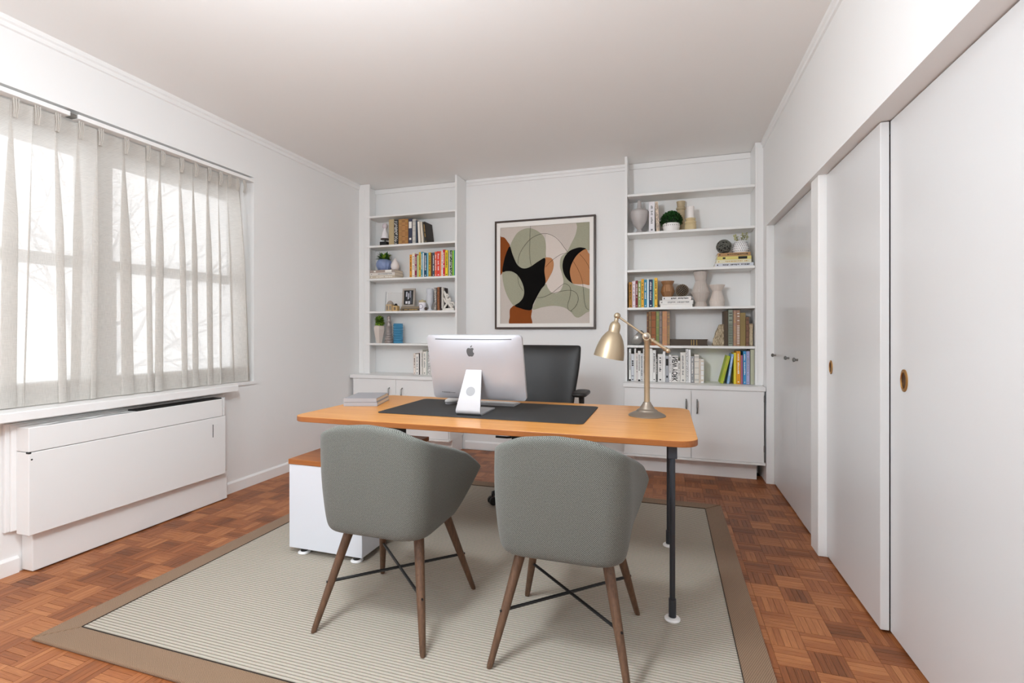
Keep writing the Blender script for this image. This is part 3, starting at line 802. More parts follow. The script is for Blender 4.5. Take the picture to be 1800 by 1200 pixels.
def computer():
    r = thing('desktop_computer', 'silver all-in-one desktop computer seen from behind', 'computer', (-.952, 2.30, ZP)); c = r.location
    Wd, Hh = .528, .356
    tilt = math.radians(15.5)
    # back shell, local: x across, w up along the panel, d = outwards towards the viewer (-y)
    org = Vector((0, 2.44 - c.y, .802 - c.z))
    upv = Vector((0, -math.sin(tilt), math.cos(tilt))); out = Vector((0, -math.cos(tilt), -math.sin(tilt)))
    def T(x, w, d): return tuple(org + Vector((x, 0, 0)) + upv * w + out * d)
    nx, nz = 64, 44; rad = .020
    V, F = [], []
    def rr(s, t):          # map the unit square to a rounded rectangle
        x, w = s * Wd / 2, t * Hh
        return x, w
    for j in range(nz + 1):
        t = j / nz
        for i in range(nx + 1):
            s = -1 + 2 * i / nx
            bul = (1 - abs(s) ** 3) * (1 - abs(2 * t - 1) ** 3)
            x, w = s * Wd / 2, t * Hh
            ex, ew = abs(x) - (Wd / 2 - rad), abs(w - Hh / 2) - (Hh / 2 - rad)
            if ex > 0 and ew > 0 and math.hypot(ex, ew) > rad:
                kk_ = rad / math.hypot(ex, ew); x = math.copysign(Wd / 2 - rad + ex * kk_, x); w = Hh / 2 + math.copysign(Hh / 2 - rad + ew * kk_, w - Hh / 2)
            V.append(T(x, w, .012 + .030 * bul ** .8))
    for j in range(nz):
        for i in range(nx): a = j * (nx + 1) + i; F.append((a, a + 1, a + nx + 2, a + nx + 1))
    me = bpy.data.meshes.new('back_shell'); me.from_pydata(V, [], F); bm = bmesh.new(); bm.from_mesh(me)
    # clip the corners round
    for cx, cw in ((-1, 0), (1, 0), (-1, 1), (1, 1)): pass
    bm.to_mesh(me); bm.free()
    shell = put('back_shell', me, M['alu'], r, smooth=True, angle=180)
    def slab(name, d0, d1, mat, par, inset=0):
        poly = rounded(-Wd / 2 + inset, Wd / 2 - inset, inset, Hh - inset, rad, 6)
        q = MB(); k = len(poly)
        A = [T(x, w, d0) for x, w in poly]; B = [T(x, w, d1) for x, w in poly]
        q.face(A); q.face(list(reversed(B)))
        for i in range(k): j = (i + 1) % k; q.face([A[i], A[j], B[j], B[i]])
        return q.build(name, mat, par)
    slab('side_band', -.006, .0119, M['alu_light'], r)
    slab('screen', -.008, -.0061, M['black'], r, .004)
    # vent slot
    q = MB(); A = [T(x, w, .0245) for x, w in rounded(-.215, .215, Hh - .020, Hh - .0155, .002, 2)]
    def bump(s, t): return .012 + .030 * max(0, (1 - abs(s) ** 3) * (1 - abs(2 * t - 1) ** 3)) ** .8
    q = MB()
    for i in range(30):
        xa, xb = -.212 + .424 * i / 30, -.212 + .424 * (i + 1) / 30
        for (w0, w1) in ((Hh - .021, Hh - .0165),):
            q.face([T(x, w, bump(x / (Wd / 2), w / Hh) + .0009) for x, w in ((xa, w0), (xb, w0), (xb, w1), (xa, w1))])
    q.build('vent_slot', M['logo'], r)
    # logo: bitten fruit and leaf
    fr = [(0, -.0200), (.006, -.0215), (.0115, -.018), (.0155, -.011), (.0165, -.0065), (.0128, -.0030), (.0112, .0025), (.0125, .0075), (.0160, .0105),
          (.0125, .0150), (.0070, .0160), (.0015, .0140), (-.0030, .0145), (-.0085, .0158), (-.0135, .0135), (-.0172, .0075), (-.0178, -.0005), (-.0160, -.0090), (-.0115, -.0180), (-.0060, -.0213)]
    lf = [(-.0005, .0170), (.0008, .0215), (.0045, .0255), (.0082, .0268), (.0075, .0225), (.0040, .0185)]
    for nm, P in (('logo', fr), ('logo_leaf', lf)):
        q = MB(); A = []
        for x, w in P:
            X_, W_ = x * 1.22 - .010, Hh * .775 + w * 1.22
            A.append(T(X_, W_, bump(X_ / (Wd / 2), W_ / Hh) + .0012))
        q.face(A); q.build(nm, M['logo'], shell)
    # ports row
    for i in range(11):
        X_ = -.205 + .0075 * i if i < 9 else -.205 + .0075 * i; W_ = .040
        hgt = .004 if i in (2, 3, 4, 5, 6) else .0025
        b0 = bump(X_ / (Wd / 2), W_ / Hh) + .0010
        MB().face([T(X_ - .0018, W_ - hgt, b0), T(X_ + .0018, W_ - hgt, b0), T(X_ + .0018, W_ + hgt, b0), T(X_ - .0018, W_ + hgt, b0)]).build('port', M['logo'], shell)
    # stand: one bent sheet
    th = .0075
    side = [(.155, .0), (.155, th), (-.012, th), (-.018, .0135), (-.018, .022), (.068, .243), (.075, .243)]  # (y, z) inner/top side
    prof = [(.205, 0.0), (.02, .0), (-.006, .0), (-.020, .004), (-.029, .014), (-.030, .026), (.060, .243)]
    wid = [.062, .066, .0675, .0675, .067, .066, .0405]
    q = MB(); VV = []
    for k, ((y, z), w) in enumerate(zip(prof, wid)):
        a = Vector(prof[max(k - 1, 0)]); b = Vector(prof[min(k + 1, len(prof) - 1)]); d = (b - a).normalized(); nrm = Vector((-d.y, d.x)) * -1
        inn = (y + nrm.x * -th * -1, z + nrm.y * th)
        VV.append(((y, z), (y + nrm.x * th, z + nrm.y * th), w))
    for (p0, q0, w0), (p1, q1, w1) in zip(VV, VV[1:]):
        a = [(-w0, p0[0], p0[1]), (w0, p0[0], p0[1]), (w1, p1[0], p1[1]), (-w1, p1[0], p1[1])]
        b = [(-w0, q0[0], q0[1]), (w0, q0[0], q0[1]), (w1, q1[0], q1[1]), (-w1, q1[0], q1[1])]
        q.face(a); q.face(b); q.face([a[0], a[3], b[3], b[0]]); q.face([a[1], a[2], b[2], b[1]])
    for (p, qq, w) in (VV[0], VV[-1]): q.face([(-w, p[0], p[1]), (w, p[0], p[1]), (w, qq[0], qq[1]), (-w, qq[0], qq[1])])
    st = q.build('stand', M['alu_light'], r, smooth=True, angle=50)
    zmin = min(v[2] for v in q.v); st.location.z = -zmin
    # cable hole disc in the leg
    d = (Vector((0, .060, .243)) - Vector((0, -.030, .026))).normalized(); o_ = Vector((0, -.030, .026)) + d * .098
    nrm = Vector((0, -d.z, d.y)); MB().tube(o_ - nrm * .001, o_ + nrm * .0012, .0245, seg=28).build('cable_hole', plain('#9c9ea1', .5, name='grey_disc'), st)
    MB().box(-.046, .046, .050, .064, .236, .246).build('hinge_slot', M['logo'], r)
computer()
kb = thing('keyboard', 'slim white keyboard lying behind the computer stand', 'keyboard', (-.955, 2.672, ZP))
q = MB(); w, d = .142, .066
q.face([(-w, -d, 0), (w, -d, 0), (w, d, 0), (-w, d, 0)]); q.face([(-w, -d, .017), (w, -d, .017), (w, d, .006), (-w, d, .006)])
q.face([(-w, -d, 0), (w, -d, 0), (w, -d, .017), (-w, -d, .017)]); q.face([(-w, d, 0), (w, d, 0), (w, d, .006), (-w, d, .006)])
q.face([(w, -d, 0), (w, d, 0), (w, d, .006), (w, -d, .017)]); q.face([(-w, -d, 0), (-w, d, 0), (-w, d, .006), (-w, -d, .017)])
q.build('case', M['alu_light'], kb, bevel=.002)
keym = M['white_plastic']; kme = MB().box(-.0072, .0072, -.0065, .0065, 0, .0022).mesh('key'); kme.materials.append(keym)
for row in range(6):
    for k in range(15):
        y = -.052 + row * .0195; x = -.129 + k * .0184
        o = bpy.data.objects.new('key', kme); COL.objects.link(o); o.parent = kb
        o.location = (x, y, .017 - (y + d) / (2 * d) * .011 + .0004); o.rotation_euler = (-math.atan(.011 / (2 * d)), 0, 0)
mo = thing('computer_mouse', 'small white computer mouse on the desk pad left of the stand', 'mouse', (-1.205, 2.63, ZP), math.radians(-12))
MB().sphere((0, 0, 0), 1, 24, 14, (.029, .056, .017)).build('mouse_body', M['white_plastic'], mo, smooth=True, angle=180).location = (0, 0, .0165)
MB().prism(rounded(-.022, .022, -.045, .045, .02, 5), 0, .004).build('mouse_base', M['alu'], mo)

# ---- desk lamp
def desk_lamp():
    y = 2.555
    r = thing('desk_lamp', 'satin nickel task lamp with bell shade at the right end of the desk', 'lamp', (-.090, y, ZD + .0005)); c = r.location
    P = lambda u, v: at(u, v, y) - c
    MB().lathe([(.092, 0), (.092, .003), (.086, .008), (.066, .018), (.058, .0205), (.053, .024), (.048, .031), (.038, .036), (.034, .042), (.028, .052), (.022, .060), (.0185, .068), (.016, .070)], 48).build('lamp_base', M['nickel_dark'], r, smooth=True, angle=18)
    MB().lathe([(.0145, .066), (.0140, .10), (.0140, .375), (.0165, .378), (.0165, .384), (.012, .388)], 24).build('pole', M['nickel'], r, smooth=True)
    j1, j2, j3 = P(1136.5, 591), P(1085, 555), P(1174, 616)
    k = MB().tube(j1 + Vector((0, -.021, 0)), j1 + Vector((0, .021, 0)), .0195, seg=24).build('elbow_joint', M['nickel'], r, smooth=True)
    MB().lathe([(.015, 0), (.014, .004), (.009, .006), (.0085, .009), (.004, .011), (1e-6, .0112)], 20, tuple(j1 + Vector((0, -.021, 0))), M_=Matrix.Rotation(PI / 2, 4, 'X')).build('joint_screw', M['nickel_dark'], k, smooth=True)
    MB().path([j2, j1], .0052, 12).build('upper_arm', M['nickel'], r, smooth=True)
    dr = (j3 - j1).normalized()
    w = MB().path([j1 + dr * .012, j1 + dr * .03, j1 + dr * .031, j1 + dr * .04, j1 + dr * .041, j3 - dr * .02, j3 - dr * .019, j3 - dr * .012, j3 - dr * .011, j3], [.007, .007, .013, .013, .0085, .0078, .0115, .0115, .009, .0095], 14).build('counterweight_arm', M['nickel'], r, smooth=True)
    MB().sphere(tuple(j3), .0125, 14, 10).build('end_knob', M['nickel'], w, smooth=True, angle=180)
    MB().sphere(tuple(j2), .017, 16, 10).build('shade_joint', M['nickel'], r, smooth=True, angle=180)
    # shade tilted slightly
    ax = (Vector(P(1069, 632)) - j2).normalized(); ax.y = 0
    rot = Vector((0, 0, -1)).rotation_difference(ax).to_matrix().to_4x4()
    prof = [(.076, -.222), (.078, -.220), (.0765, -.205), (.073, -.18), (.066, -.15), (.056, -.122), (.043, -.100), (.034, -.089), (.029, -.084), (.0285, -.06), (.026, -.045), (.018, -.034), (.011, -.030), (.010, -.012), (1e-6, -.010)]
    sh = MB().lathe(prof[1:], 40, tuple(j2), M_=rot)
    sh.lathe([(.0745, -.219), (.073, -.205), (.069, -.18), (.062, -.15), (.052, -.122), (.038, -.100), (1e-6, -.096)], 40, tuple(j2), M_=rot)
    me = bpy.data.meshes.new('lamp_shade'); me.from_pydata(sh.v, [], [f for f in sh.f if len(f) == 4]); 
    put('lamp_shade', me, M['nickel'], r, smooth=True, angle=60)
    MB().sphere(tuple(Vector(j2) + rot.to_3x3() @ Vector((0, 0, -.15))), .026, 16, 10).build('light_bulb', M['white_plastic'], r, smooth=True, angle=180)
    MB().sphere(tuple(Vector((0, 0, .385))), .015, 12, 8).build('pole_cap', M['nickel'], r, smooth=True, angle=180)
desk_lamp()

# ================================================================== PAINTING
def painting():
    x0, x1, z0, z1 = -1.580, -.607, 1.187, 2.229
    r = thing('framed_painting', 'framed abstract painting of black, rust and sage shapes on back wall', 'painting', ((x0 + x1) / 2, YB - .002, z0)); c = r.location
    w = (x1 - x0) / 2; h = z1 - z0; fw = .018; D = .032
    fm = plain('#3a2a20', .4, name='dark_bronze')
    MB().box(-w, w, -D, 0, 0, fw).build('frame_bar', fm, r, bevel=.002); MB().box(-w, w, -D, 0, h - fw, h).build('frame_bar', fm, r, bevel=.002)
    MB().box(-w, -w + fw, -D, 0, fw, h - fw).build('frame_bar', fm, r, bevel=.002); MB().box(w - fw, w, -D, 0, fw, h - fw).build('frame_bar', fm, r, bevel=.002)
    # opening of the mat
    ax0, ax1, az0, az1 = -w + .054, w - .055, .052, h - .064
    mt = plain('#f1eee9', .8, name='mat_board'); q = MB(); a, b = -.0245, -.021
    q.box(-w + fw, w - fw, a, b, fw, az0).box(-w + fw, w - fw, a, b, az1, h - fw).box(-w + fw, ax0, a, b, az0, az1).box(ax1, w - fw, a, b, az0, az1)
    q.build('mat', mt, r)
    cv = MB().box(-w + fw, w - fw, -.016, -.004, fw, h - fw).build('canvas', plain('#c9bfb6', .85, bump=.1, scale=160, var=.06, name='canvas_pinkish'), r)
    def st(X, Y):
        s = (X - 152) / 825; top = 213 - 63 * s; bot = 1085 - 2 * s; t = (Y - top) / (bot - top)
        return ax0 + s * (ax1 - ax0), az1 - t * (az1 - az0)
    def smooth(P, closed=True, n=5):
        out = []; k = len(P)
        for i in range(k if closed else k - 1):
            p = [Vector(P[(i + d) % k]) if closed else Vector(P[max(0, min(k - 1, i + d))]) for d in (-1, 0, 1, 2)]
            for s in range(n):
                t = s / n
                out.append(.5 * ((2 * p[1]) + (-p[0] + p[2]) * t + (2 * p[0] - 5 * p[1] + 4 * p[2] - p[3]) * t * t + (-p[0] + 3 * p[1] - 3 * p[2] + p[3]) * t ** 3))
        if not closed: out.append(Vector(P[-1]))
        return out
    sage = plain('#a3a28d', .85, bump=.1, scale=160, spec=.1, var=.14, name='paint_sage')
    rust = plain('#8a4a22', .85, bump=.1, scale=160, spec=.1, var=.1, name='paint_rust')
    tan_ = plain('#b98259', .85, bump=.1, scale=160, spec=.1, var=.08, name='paint_tan')
    blk = plain('#0d0b0a', .8, bump=.1, scale=160, spec=.1, name='paint_black')
    pale = plain('#d8cdc4', .85, bump=.1, scale=160, spec=.1, var=.05, name='paint_pale')
    shapes = [
        (pale, [(583, 290), (600, 262), (680, 290), (750, 385), (765, 430), (722, 470), (712, 560), (735, 650), (742, 700), (735, 745), (700, 795), (662, 806), (625, 790), (585, 720), (640, 620), (655, 530), (620, 478), (585, 480)]),
        (sage, [(245, 385), (270, 320), (320, 250), (390, 215), (450, 212), (520, 245), (565, 290), (583, 360), (582, 440), (578, 492), (500, 535), (440, 565), (400, 585), (350, 582), (315, 550), (285, 500), (262, 440)]),
        (sage, [(868, 150), (990, 140), (990, 385), (935, 405), (905, 392), (860, 400), (800, 430), (760, 475), (740, 540), (750, 610), (780, 670), (825, 712), (870, 735), (930, 750), (990, 785), (985, 950), (940, 990), (890, 1027), (850, 1025), (800, 970), (740, 935), (650, 922), (550, 935), (462, 957), (480, 890), (500, 845), (540, 770), (583, 722), (600, 755), (630, 795), (665, 808), (710, 790), (735, 740), (743, 690), (728, 620), (712, 560), (716, 490), (740, 455), (775, 425), (810, 355), (850, 270), (865, 200)]),
        (pale, [(830, 722), (900, 728), (990, 712), (990, 768), (930, 750), (870, 735)]),
        (sage, [(172, 612), (210, 604), (260, 606), (312, 635), (347, 680), (374, 740), (382, 800), (370, 850), (337, 890), (290, 924), (240, 870), (200, 790), (178, 710), (170, 650)]),
        (rust, [(140, 295), (160, 294), (190, 300), (220, 335), (244, 380), (207, 450), (187, 520), (174, 612), (140, 617)]),
        (rust, [(290, 920), (345, 942), (400, 956), (452, 952), (446, 1020), (443, 1098), (250, 1098), (242, 1020), (243, 960), (262, 935)]),
        (tan_, [(572, 487), (610, 478), (640, 490), (655, 530), (648, 590), (620, 650), (578, 714), (566, 640), (566, 560)]),
        (blk, [(242, 380), (265, 440), (290, 500), (315, 545), (355, 575), (400, 578), (450, 557), (520, 510), (578, 487), (570, 600), (580, 712), (540, 770), (495, 850), (465, 910), (450, 958), (400, 960), (345, 945), (290, 922), (335, 890), (368, 850), (380, 800), (372, 740), (345, 680), (310, 635), (260, 608), (210, 606), (172, 612), (180, 540), (205, 450)]),
        (blk, [(860, 390), (905, 385), (945, 402), (875, 455), (830, 525), (806, 590), (808, 650), (828, 715), (780, 680), (745, 620), (735, 550), (750, 480), (795, 420)]),
        (tan_, [(940, 400), (965, 435), (990, 480), (990, 712), (920, 722), (860, 722), (825, 712), (806, 650), (803, 590), (825, 520), (870, 450)]),
    ]
    for k, (mat, P) in enumerate(shapes):
        q = MB(); y = -.0162 - .0002 * k
        q.face([(a_, y, b_) for a_, b_ in (st(p.x, p.y) for p in smooth(P))]); q.build('painted_shape', mat, cv)
    lines = [[(440, 190), (435, 300), (432, 420), (437, 500), (447, 555)],
             [(320, 545), (330, 470), (370, 390), (440, 310), (520, 268), (590, 260), (660, 285), (710, 330), (750, 385), (785, 432)],
             [(785, 435), (720, 450), (640, 505), (580, 565)],
             [(500, 847), (560, 843), (640, 805), (700, 755), (750, 720), (790, 735), (808, 775), (800, 850), (782, 910), (790, 960), (825, 975)],
             [(650, 808), (740, 785), (820, 782), (865, 815), (875, 870), (850, 930), (810, 968)],
             [(830, 510), (880, 600), (910, 690), (922, 780), (930, 870), (945, 940), (968, 958)],
             [(890, 448), (930, 495), (960, 545), (976, 585)], [(320, 645), (330, 720), (368, 785)]]
    for L in lines:
        P = [st(p.x, p.y) for p in smooth(L, False)]
        MB().path([(a_, -.0184, b_) for a_, b_ in P], .0013, 5).build('drawn_line', blk, cv)
painting()

# ================================================================== BOOKS
ORD = ['first', 'second', 'third', 'fourth', 'fifth', 'sixth', 'seventh', 'eighth', 'ninth', 'tenth', 'eleventh', 'twelfth', 'thirteenth', 'fourteenth', 'fifteenth', 'sixteenth', 'seventeenth', 'eighteenth', 'nineteenth', 'twentieth', 'twenty-first', 'twenty-second', 'twenty-third', 'twenty-fourth']
def spine_marks(kind, w, h, rng, mat, par, y=-.0006):
    """illegible print on a spine: strokes, bands or dots; spine spans x -w/2..w/2, z 0..h"""
    q = MB()
    if kind == 'text':
        z = h * rng.uniform(.86, .92); e = h * rng.uniform(.22, .35)
        while z > e:
            l = rng.uniform(.003, .010); q.box(-w * .22, w * rng.uniform(.05, .25), y, 0, z - l, z); z -= l + rng.uniform(.002, .004)
            if rng.random() < .12: z -= .012
        q.box(-w * .2, w * .2, y, 0, h * .05, h * .05 + w * .35)
    elif kind == 'bands':
        for t in (.08, .12, .3, .52, .74, .88, .92): q.box(-w * .5, w * .5, y, 0, h * t, h * t + .003)
    elif kind == 'stripes':
        z = h * .06
        while z < h * .6: q.box(-w * .48, w * .48, y, 0, z, z + .004); z += .013
        for t in (.7, .82, .9): q.box(-w * .4, w * .4, y, 0, h * t, h * t + .006)
    elif kind == 'pattern':
        z = h * .04
        while z < h * .94:
            for k in range(3):
                if rng.random() < .7: q.box(-w * .42 + w * .3 * k, -w * .42 + w * (.3 * k + rng.uniform(.1, .26)), y, 0, z, z + rng.uniform(.003, .007))
            z += .0085
    elif kind == 'label':
        q.box(-w * .45, w * .45, y, 0, h * .62, h * .88); q.box(-w * .3, w * .3, y, 0, h * .16, h * .24)
    elif kind == 'emblem':
        for k in range(3): q.tube((0, y, h * (.58 + .075 * k)), (0, 0, h * (.58 + .075 * k)), w * .34, seg=12)
        q.box(-w * .3, w * .3, y, 0, h * .04, h * .07); q.box(-w * .36, w * .36, y, 0, h * .17, h * .185); q.box(-w * .36, w * .36, y, 0, h * .2, h * .21)
    elif kind == 'foot':
        q.box(-w * .48, w * .48, y, 0, 0, h * .055); z = h * .88
        while z > h * .35: l = rng.uniform(.004, .009); q.box(-w * .15, w * .2, y, 0, z - l, z); z -= l + .003
    if q.v: q.build('spine_print', mat, par)['kind'] = 'stuff'
def book(label, loc, w, h, d, col, print_=None, pm='print_black', rough=.6, group=None, lean=0, rng=random, flat=False, rz=0, cat='book'):
    """upright book: spine at the front (y=0), depth +y; origin at bottom centre of the spine"""
    r = thing('book', label, cat, loc, rz, group)
    if lean: r.rotation_euler = (0, lean, rz)
    if flat: r.rotation_euler = (0, PI / 2, rz)
    cm = plain(col, rough, bump=.06, scale=200, name='book_cover'); t = min(.0022, w * .14)
    q = MB(); q.box(-w / 2, -w / 2 + t, .0015, d, 0, h).box(w / 2 - t, w / 2, .0015, d, 0, h).box(-w / 2, w / 2, 0, .0025, 0, h)
    q.build('cover', cm, r)
    MB().box(-w / 2 + t * 1.02, w / 2 - t * 1.02, .0026, d - .004, .0025, h - .0025).build('pages', M['page'], r)
    if print_: spine_marks(print_, w * .86, h, rng, M[pm], r)
    return r
BY = 4.285
def row(specs, z, where, group, y=BY, depth=.165):
    """specs: (u0, u1, v_top, colour, words, print, printmat[, lean degrees])"""
    rg = random.Random(len(specs) * 7 + int(z * 100))
    for i, sp in enumerate(specs):
        u0, u1, vt, col, words, pr, pm = sp[:7]; lean = sp[7] if len(sp) > 7 else 0
        a, b = at(u0, 600, y).x, at(u1, 600, y).x; h = at((u0 + u1) / 2, vt, y).z - z
        h = min(h, {LED: .281, 1.045: .300, 1.367: .296, 1.697: .31, 2.005: .303, 2.03: .276}.get(z, 1))
        g = .0006; w = b - a - 2 * g
        if lean:
            L = math.radians(lean); h = h / math.cos(L); x = (a + b) / 2
            zz = z + abs(math.sin(L)) * w / 2 + .0006
        else: x = (a + b) / 2; zz = z + .0006
        dd = depth - rg.uniform(0, .02)
        book('%s book, %s from the left %s' % (words, ORD[i], where), (x, y + rg.uniform(0, .004), zz), w, h, dd, col, pr, pm, group=group, lean=math.radians(lean) if lean else 0, rng=rg)

# left bookcase, top filled shelf
row([(683.2, 692.4, 385.5, '#b9a57d', 'tan cloth', None, 'print_black'),
     (692.5, 699.8, 386.5, '#2b2b2d', 'black and white patterned', 'pattern', 'print_white'),
     (700.2, 706, 385, '#a97c4a', 'tan leather', 'bands', 'print_gold'),
     (706, 711.8, 384.5, '#b17f4b', 'light brown leather', 'bands', 'print_black'),
     (711.8, 717.4, 384.5, '#a57340', 'brown leather', 'bands', 'print_gold'),
     (717.6, 724.2, 384, '#3a3d52', 'navy white-labelled', 'label', 'print_white'),
     (724.6, 730.3, 385, '#c9c5bc', 'pale grey', 'bands', 'print_grey'),
     (730.4, 732.4, 387, '#4c5768', 'thin slate blue', None, 'print_black'),
     (735.4, 739, 389, '#ece6dc', 'white leaning', None, 'print_black', -3),
     (741.4, 744.6, 389.5, '#e6dccb', 'cream leaning', None, 'print_black', -5),
     (746.9, 750.4, 389.5, '#2a2118', 'dark brown leaning', 'text', 'print_gold', -7)],
    2.03, 'on the shelf above the coloured books', 'old books on the corner bookcase')
# left bookcase, coloured row
row([(719.8, 723.8, 447.5, '#e0982a', 'amber', 'text', 'print_black'), (723.9, 728.8, 444.8, '#efe4cf', 'cream', 'text', 'print_grey'), (728.9, 732.4, 447, '#8e2a4c', 'magenta', 'text', 'print_white'),
     (732.5, 735.8, 448.5, '#b9cf97', 'pale green', None, 'print_white'), (735.9, 739.6, 443, '#dfb534', 'mustard', 'text', 'print_black'), (739.7, 742.9, 442.5, '#4d97a8', 'teal', 'text', 'print_white'),
     (743, 744.9, 444, '#eef2f2', 'thin white', None, 'print_black'), (745, 750, 444.5, '#1d4c66', 'deep blue', 'text', 'print_white'), (750.1, 752.8, 444.5, '#7fb9c9', 'thin light blue', None, 'print_black'),
     (752.9, 757.1, 443.5, '#d2ab33', 'ochre yellow', 'text', 'print_black'), (757.2, 759.9, 444, '#5a3524', 'thin dark brown', None, 'print_black'), (760, 763.9, 443.8, '#3b4d5c', 'slate', 'text', 'print_white'),
     (764, 767.5, 442.4, '#e8623d', 'orange-red', 'text', 'print_white'), (767.6, 773.1, 441.6, '#e23d33', 'bright red', 'text', 'print_white'), (773.2, 775.5, 441.2, '#f0854f', 'thin orange', None, 'print_black'),
     (775.6, 778.3, 440.6, '#f2ece8', 'slim white', 'text', 'print_grey'), (778.4, 782.1, 438.6, '#c9263a', 'crimson', 'text', 'print_white'), (782.2, 787.1, 439.6, '#f0cf27', 'lemon yellow', 'text', 'print_black'),
     (787.2, 788.7, 440, '#35592a', 'thin dark green', None, 'print_black'), (788.8, 790.3, 440, '#eef0e4', 'very thin white', None, 'print_black'), (790.4, 794.8, 440, '#24452c', 'forest green dotted', 'pattern', 'print_white'),
     (794.9, 797.7, 440, '#9ad04a', 'lime green', None, 'print_black'), (797.8, 800.2, 439.5, '#2f8f8f', 'sea green', None, 'print_white')],
    1.697, 'in the rainbow row behind the computer', 'coloured books on the corner bookcase')
# left bookcase bottom
row([(726.5, 730, 621, '#e5d6cc', 'pinkish white', 'text', 'print_black'), (730.1, 736, 622.3, '#efebe6', 'white', 'text', 'print_grey'), (736.1, 738, 621, '#2a2420', 'thin black', None, 'print_white'),
     (738.1, 740.6, 616.5, '#f2efea', 'slim white', None, 'print_black'), (740.7, 742.6, 614.5, '#d9d4cc', 'thin grey', 'text', 'print_black'), (743, 749, 618, '#eeeae2', 'ivory', 'text', 'print_grey'),
     (749.1, 751.5, 617, '#b7bdb6', 'grey-green', None, 'print_black'), (751.6, 756.4, 619, '#e9e7e4', 'black-lettered white', 'pattern', 'print_black'), (756.6, 762, 617, '#e2ded8', 'off-white', 'text', 'print_black')],
    LED, 'on the corner ledge beside the computer', 'white books on the corner cabinet')
# right bookcase rows
row([(1140.6, 1150.8, 355, '#e8e6ea', 'tall white', 'text', 'print_grey'), (1154.0, 1159.4, 354, '#e2cdb8', 'floral leaning', 'pattern', 'print_black', -3.0)],
    2.005, 'of the pair right of the urn', 'pair of white books by the urn')
row([(1105.2, 1111, 496, '#b07c28', 'golden brown', 'text', 'print_black'), (1111.3, 1117, 494, '#ecd9e0', 'pale pink', 'text', 'print_grey'), (1117.2, 1121.3, 493, '#7c1e24', 'dark red', 'text', 'print_white'),
     (1121.4, 1126.8, 494, '#92a86b', 'sage green', 'text', 'print_white'), (1127, 1131.9, 490.3, '#eab02f', 'yellow', 'text', 'print_black'), (1132, 1137, 491.3, '#2f86a6', 'teal blue', 'text', 'print_white'),
     (1137.1, 1140.6, 490.2, '#d9edf4', 'icy white', None, 'print_grey'), (1140.7, 1147.2, 491.2, '#132f57', 'navy', 'text', 'print_white'), (1147.3, 1150.2, 491, '#79b7ae', 'thin aqua', None, 'print_white'),
     (1150.3, 1155.6, 488.2, '#f0bd3c', 'sunny yellow', 'text', 'print_black')],
    1.367, 'in the coloured row above the lamp', 'coloured books beside the closet bookcase edge')
row([(1136.8, 1139.9, 548.3, '#6b4022', 'thin dark brown', 'bands', 'print_gold'), (1140.2, 1144.8, 547.5, '#8c6a45', 'brown', 'bands', 'print_black'), (1145, 1152.8, 547.3, '#9a5a2e', 'thick rust brown', 'bands', 'print_black'),
     (1153.2, 1158.7, 547, '#7c8a53', 'green', 'bands', 'print_gold'), (1158.9, 1163.8, 547.2, '#8d7f77', 'mauve-grey', 'bands', 'print_black'), (1164.2, 1172.7, 547, '#c08a64', 'thick terracotta', 'bands', 'print_gold'),
     (1172.9, 1177.4, 547.2, '#8a6f5a', 'brown and red', 'stripes', 'print_gold')],
    1.045, 'among the antique books behind the lamp elbow', 'antique books behind the lamp')
row([(1273.0, 1279.8, 546.5, '#4d3d2c', 'dark brown', None, 'print_black'), (1280.2, 1288.4, 544.6, '#8c9484', 'grey-green striped', 'stripes', 'print_black'), (1289, 1294.9, 545, '#a98475', 'rose', 'pattern', 'print_gold'),
     (1295.1, 1300.8, 545.2, '#a68268', 'tan and red', 'stripes', 'print_white'), (1301.2, 1310.7, 549.5, '#8c7748', 'thick olive', None, 'print_black'), (1311.2, 1316.8, 557.3, '#7d5a44', 'short brown and red', 'bands', 'print_black')],
    1.045, 'between the two bristly bookends', 'antique books between bookends')
Wh = '#eceae7'
row([(1105.2, 1109.1, 612.8, '#edebe8', 'white black-footed', 'foot', 'print_black'), (1109.3, 1114.8, 621.8, '#d8dbe0', 'light grey emblem', 'emblem', 'print_black'), (1114.9, 1118, 611, '#ebe9e4', 'tall thin white', None, 'print_black'),
     (1118.1, 1121, 620.6, '#e8dedb', 'thin pinkish', 'text', 'print_black'), (1121.1, 1126, 616.8, '#f0efec', 'white', 'foot', 'print_black'), (1126.1, 1130, 621, '#d5d8da', 'pale grey', 'text', 'print_black'),
     (1130.1, 1135.4, 611, '#ebe6df', 'tall ivory', 'text', 'print_black'), (1135.6, 1141.8, 614, '#e4e0da', 'off-white', 'text', 'print_black'), (1142, 1147, 610.5, '#efeeea', 'tallest plain white', None, 'print_black'), (1147.1, 1152.8, 615.2, '#ecebe8', 'white lettered', 'text', 'print_black'),
     (1152.9, 1156, 626.8, '#5d5d5c', 'dark grey', 'text', 'print_white'), (1156.3, 1165, 622.2, '#e6e4e1', 'thick white', 'text', 'print_black'), (1165.1, 1169.5, 617.4, '#f1f0ee', 'slim white', None, 'print_black'),
     (1169.7, 1175.6, 625, '#a9abb1', 'blue-grey', 'label', 'print_black'), (1175.8, 1180.3, 623.2, '#efedec', 'white dotted', 'text', 'print_grey')],
    LED, 'in the white row at the lamp pole', 'white books on the ledge behind the lamp')
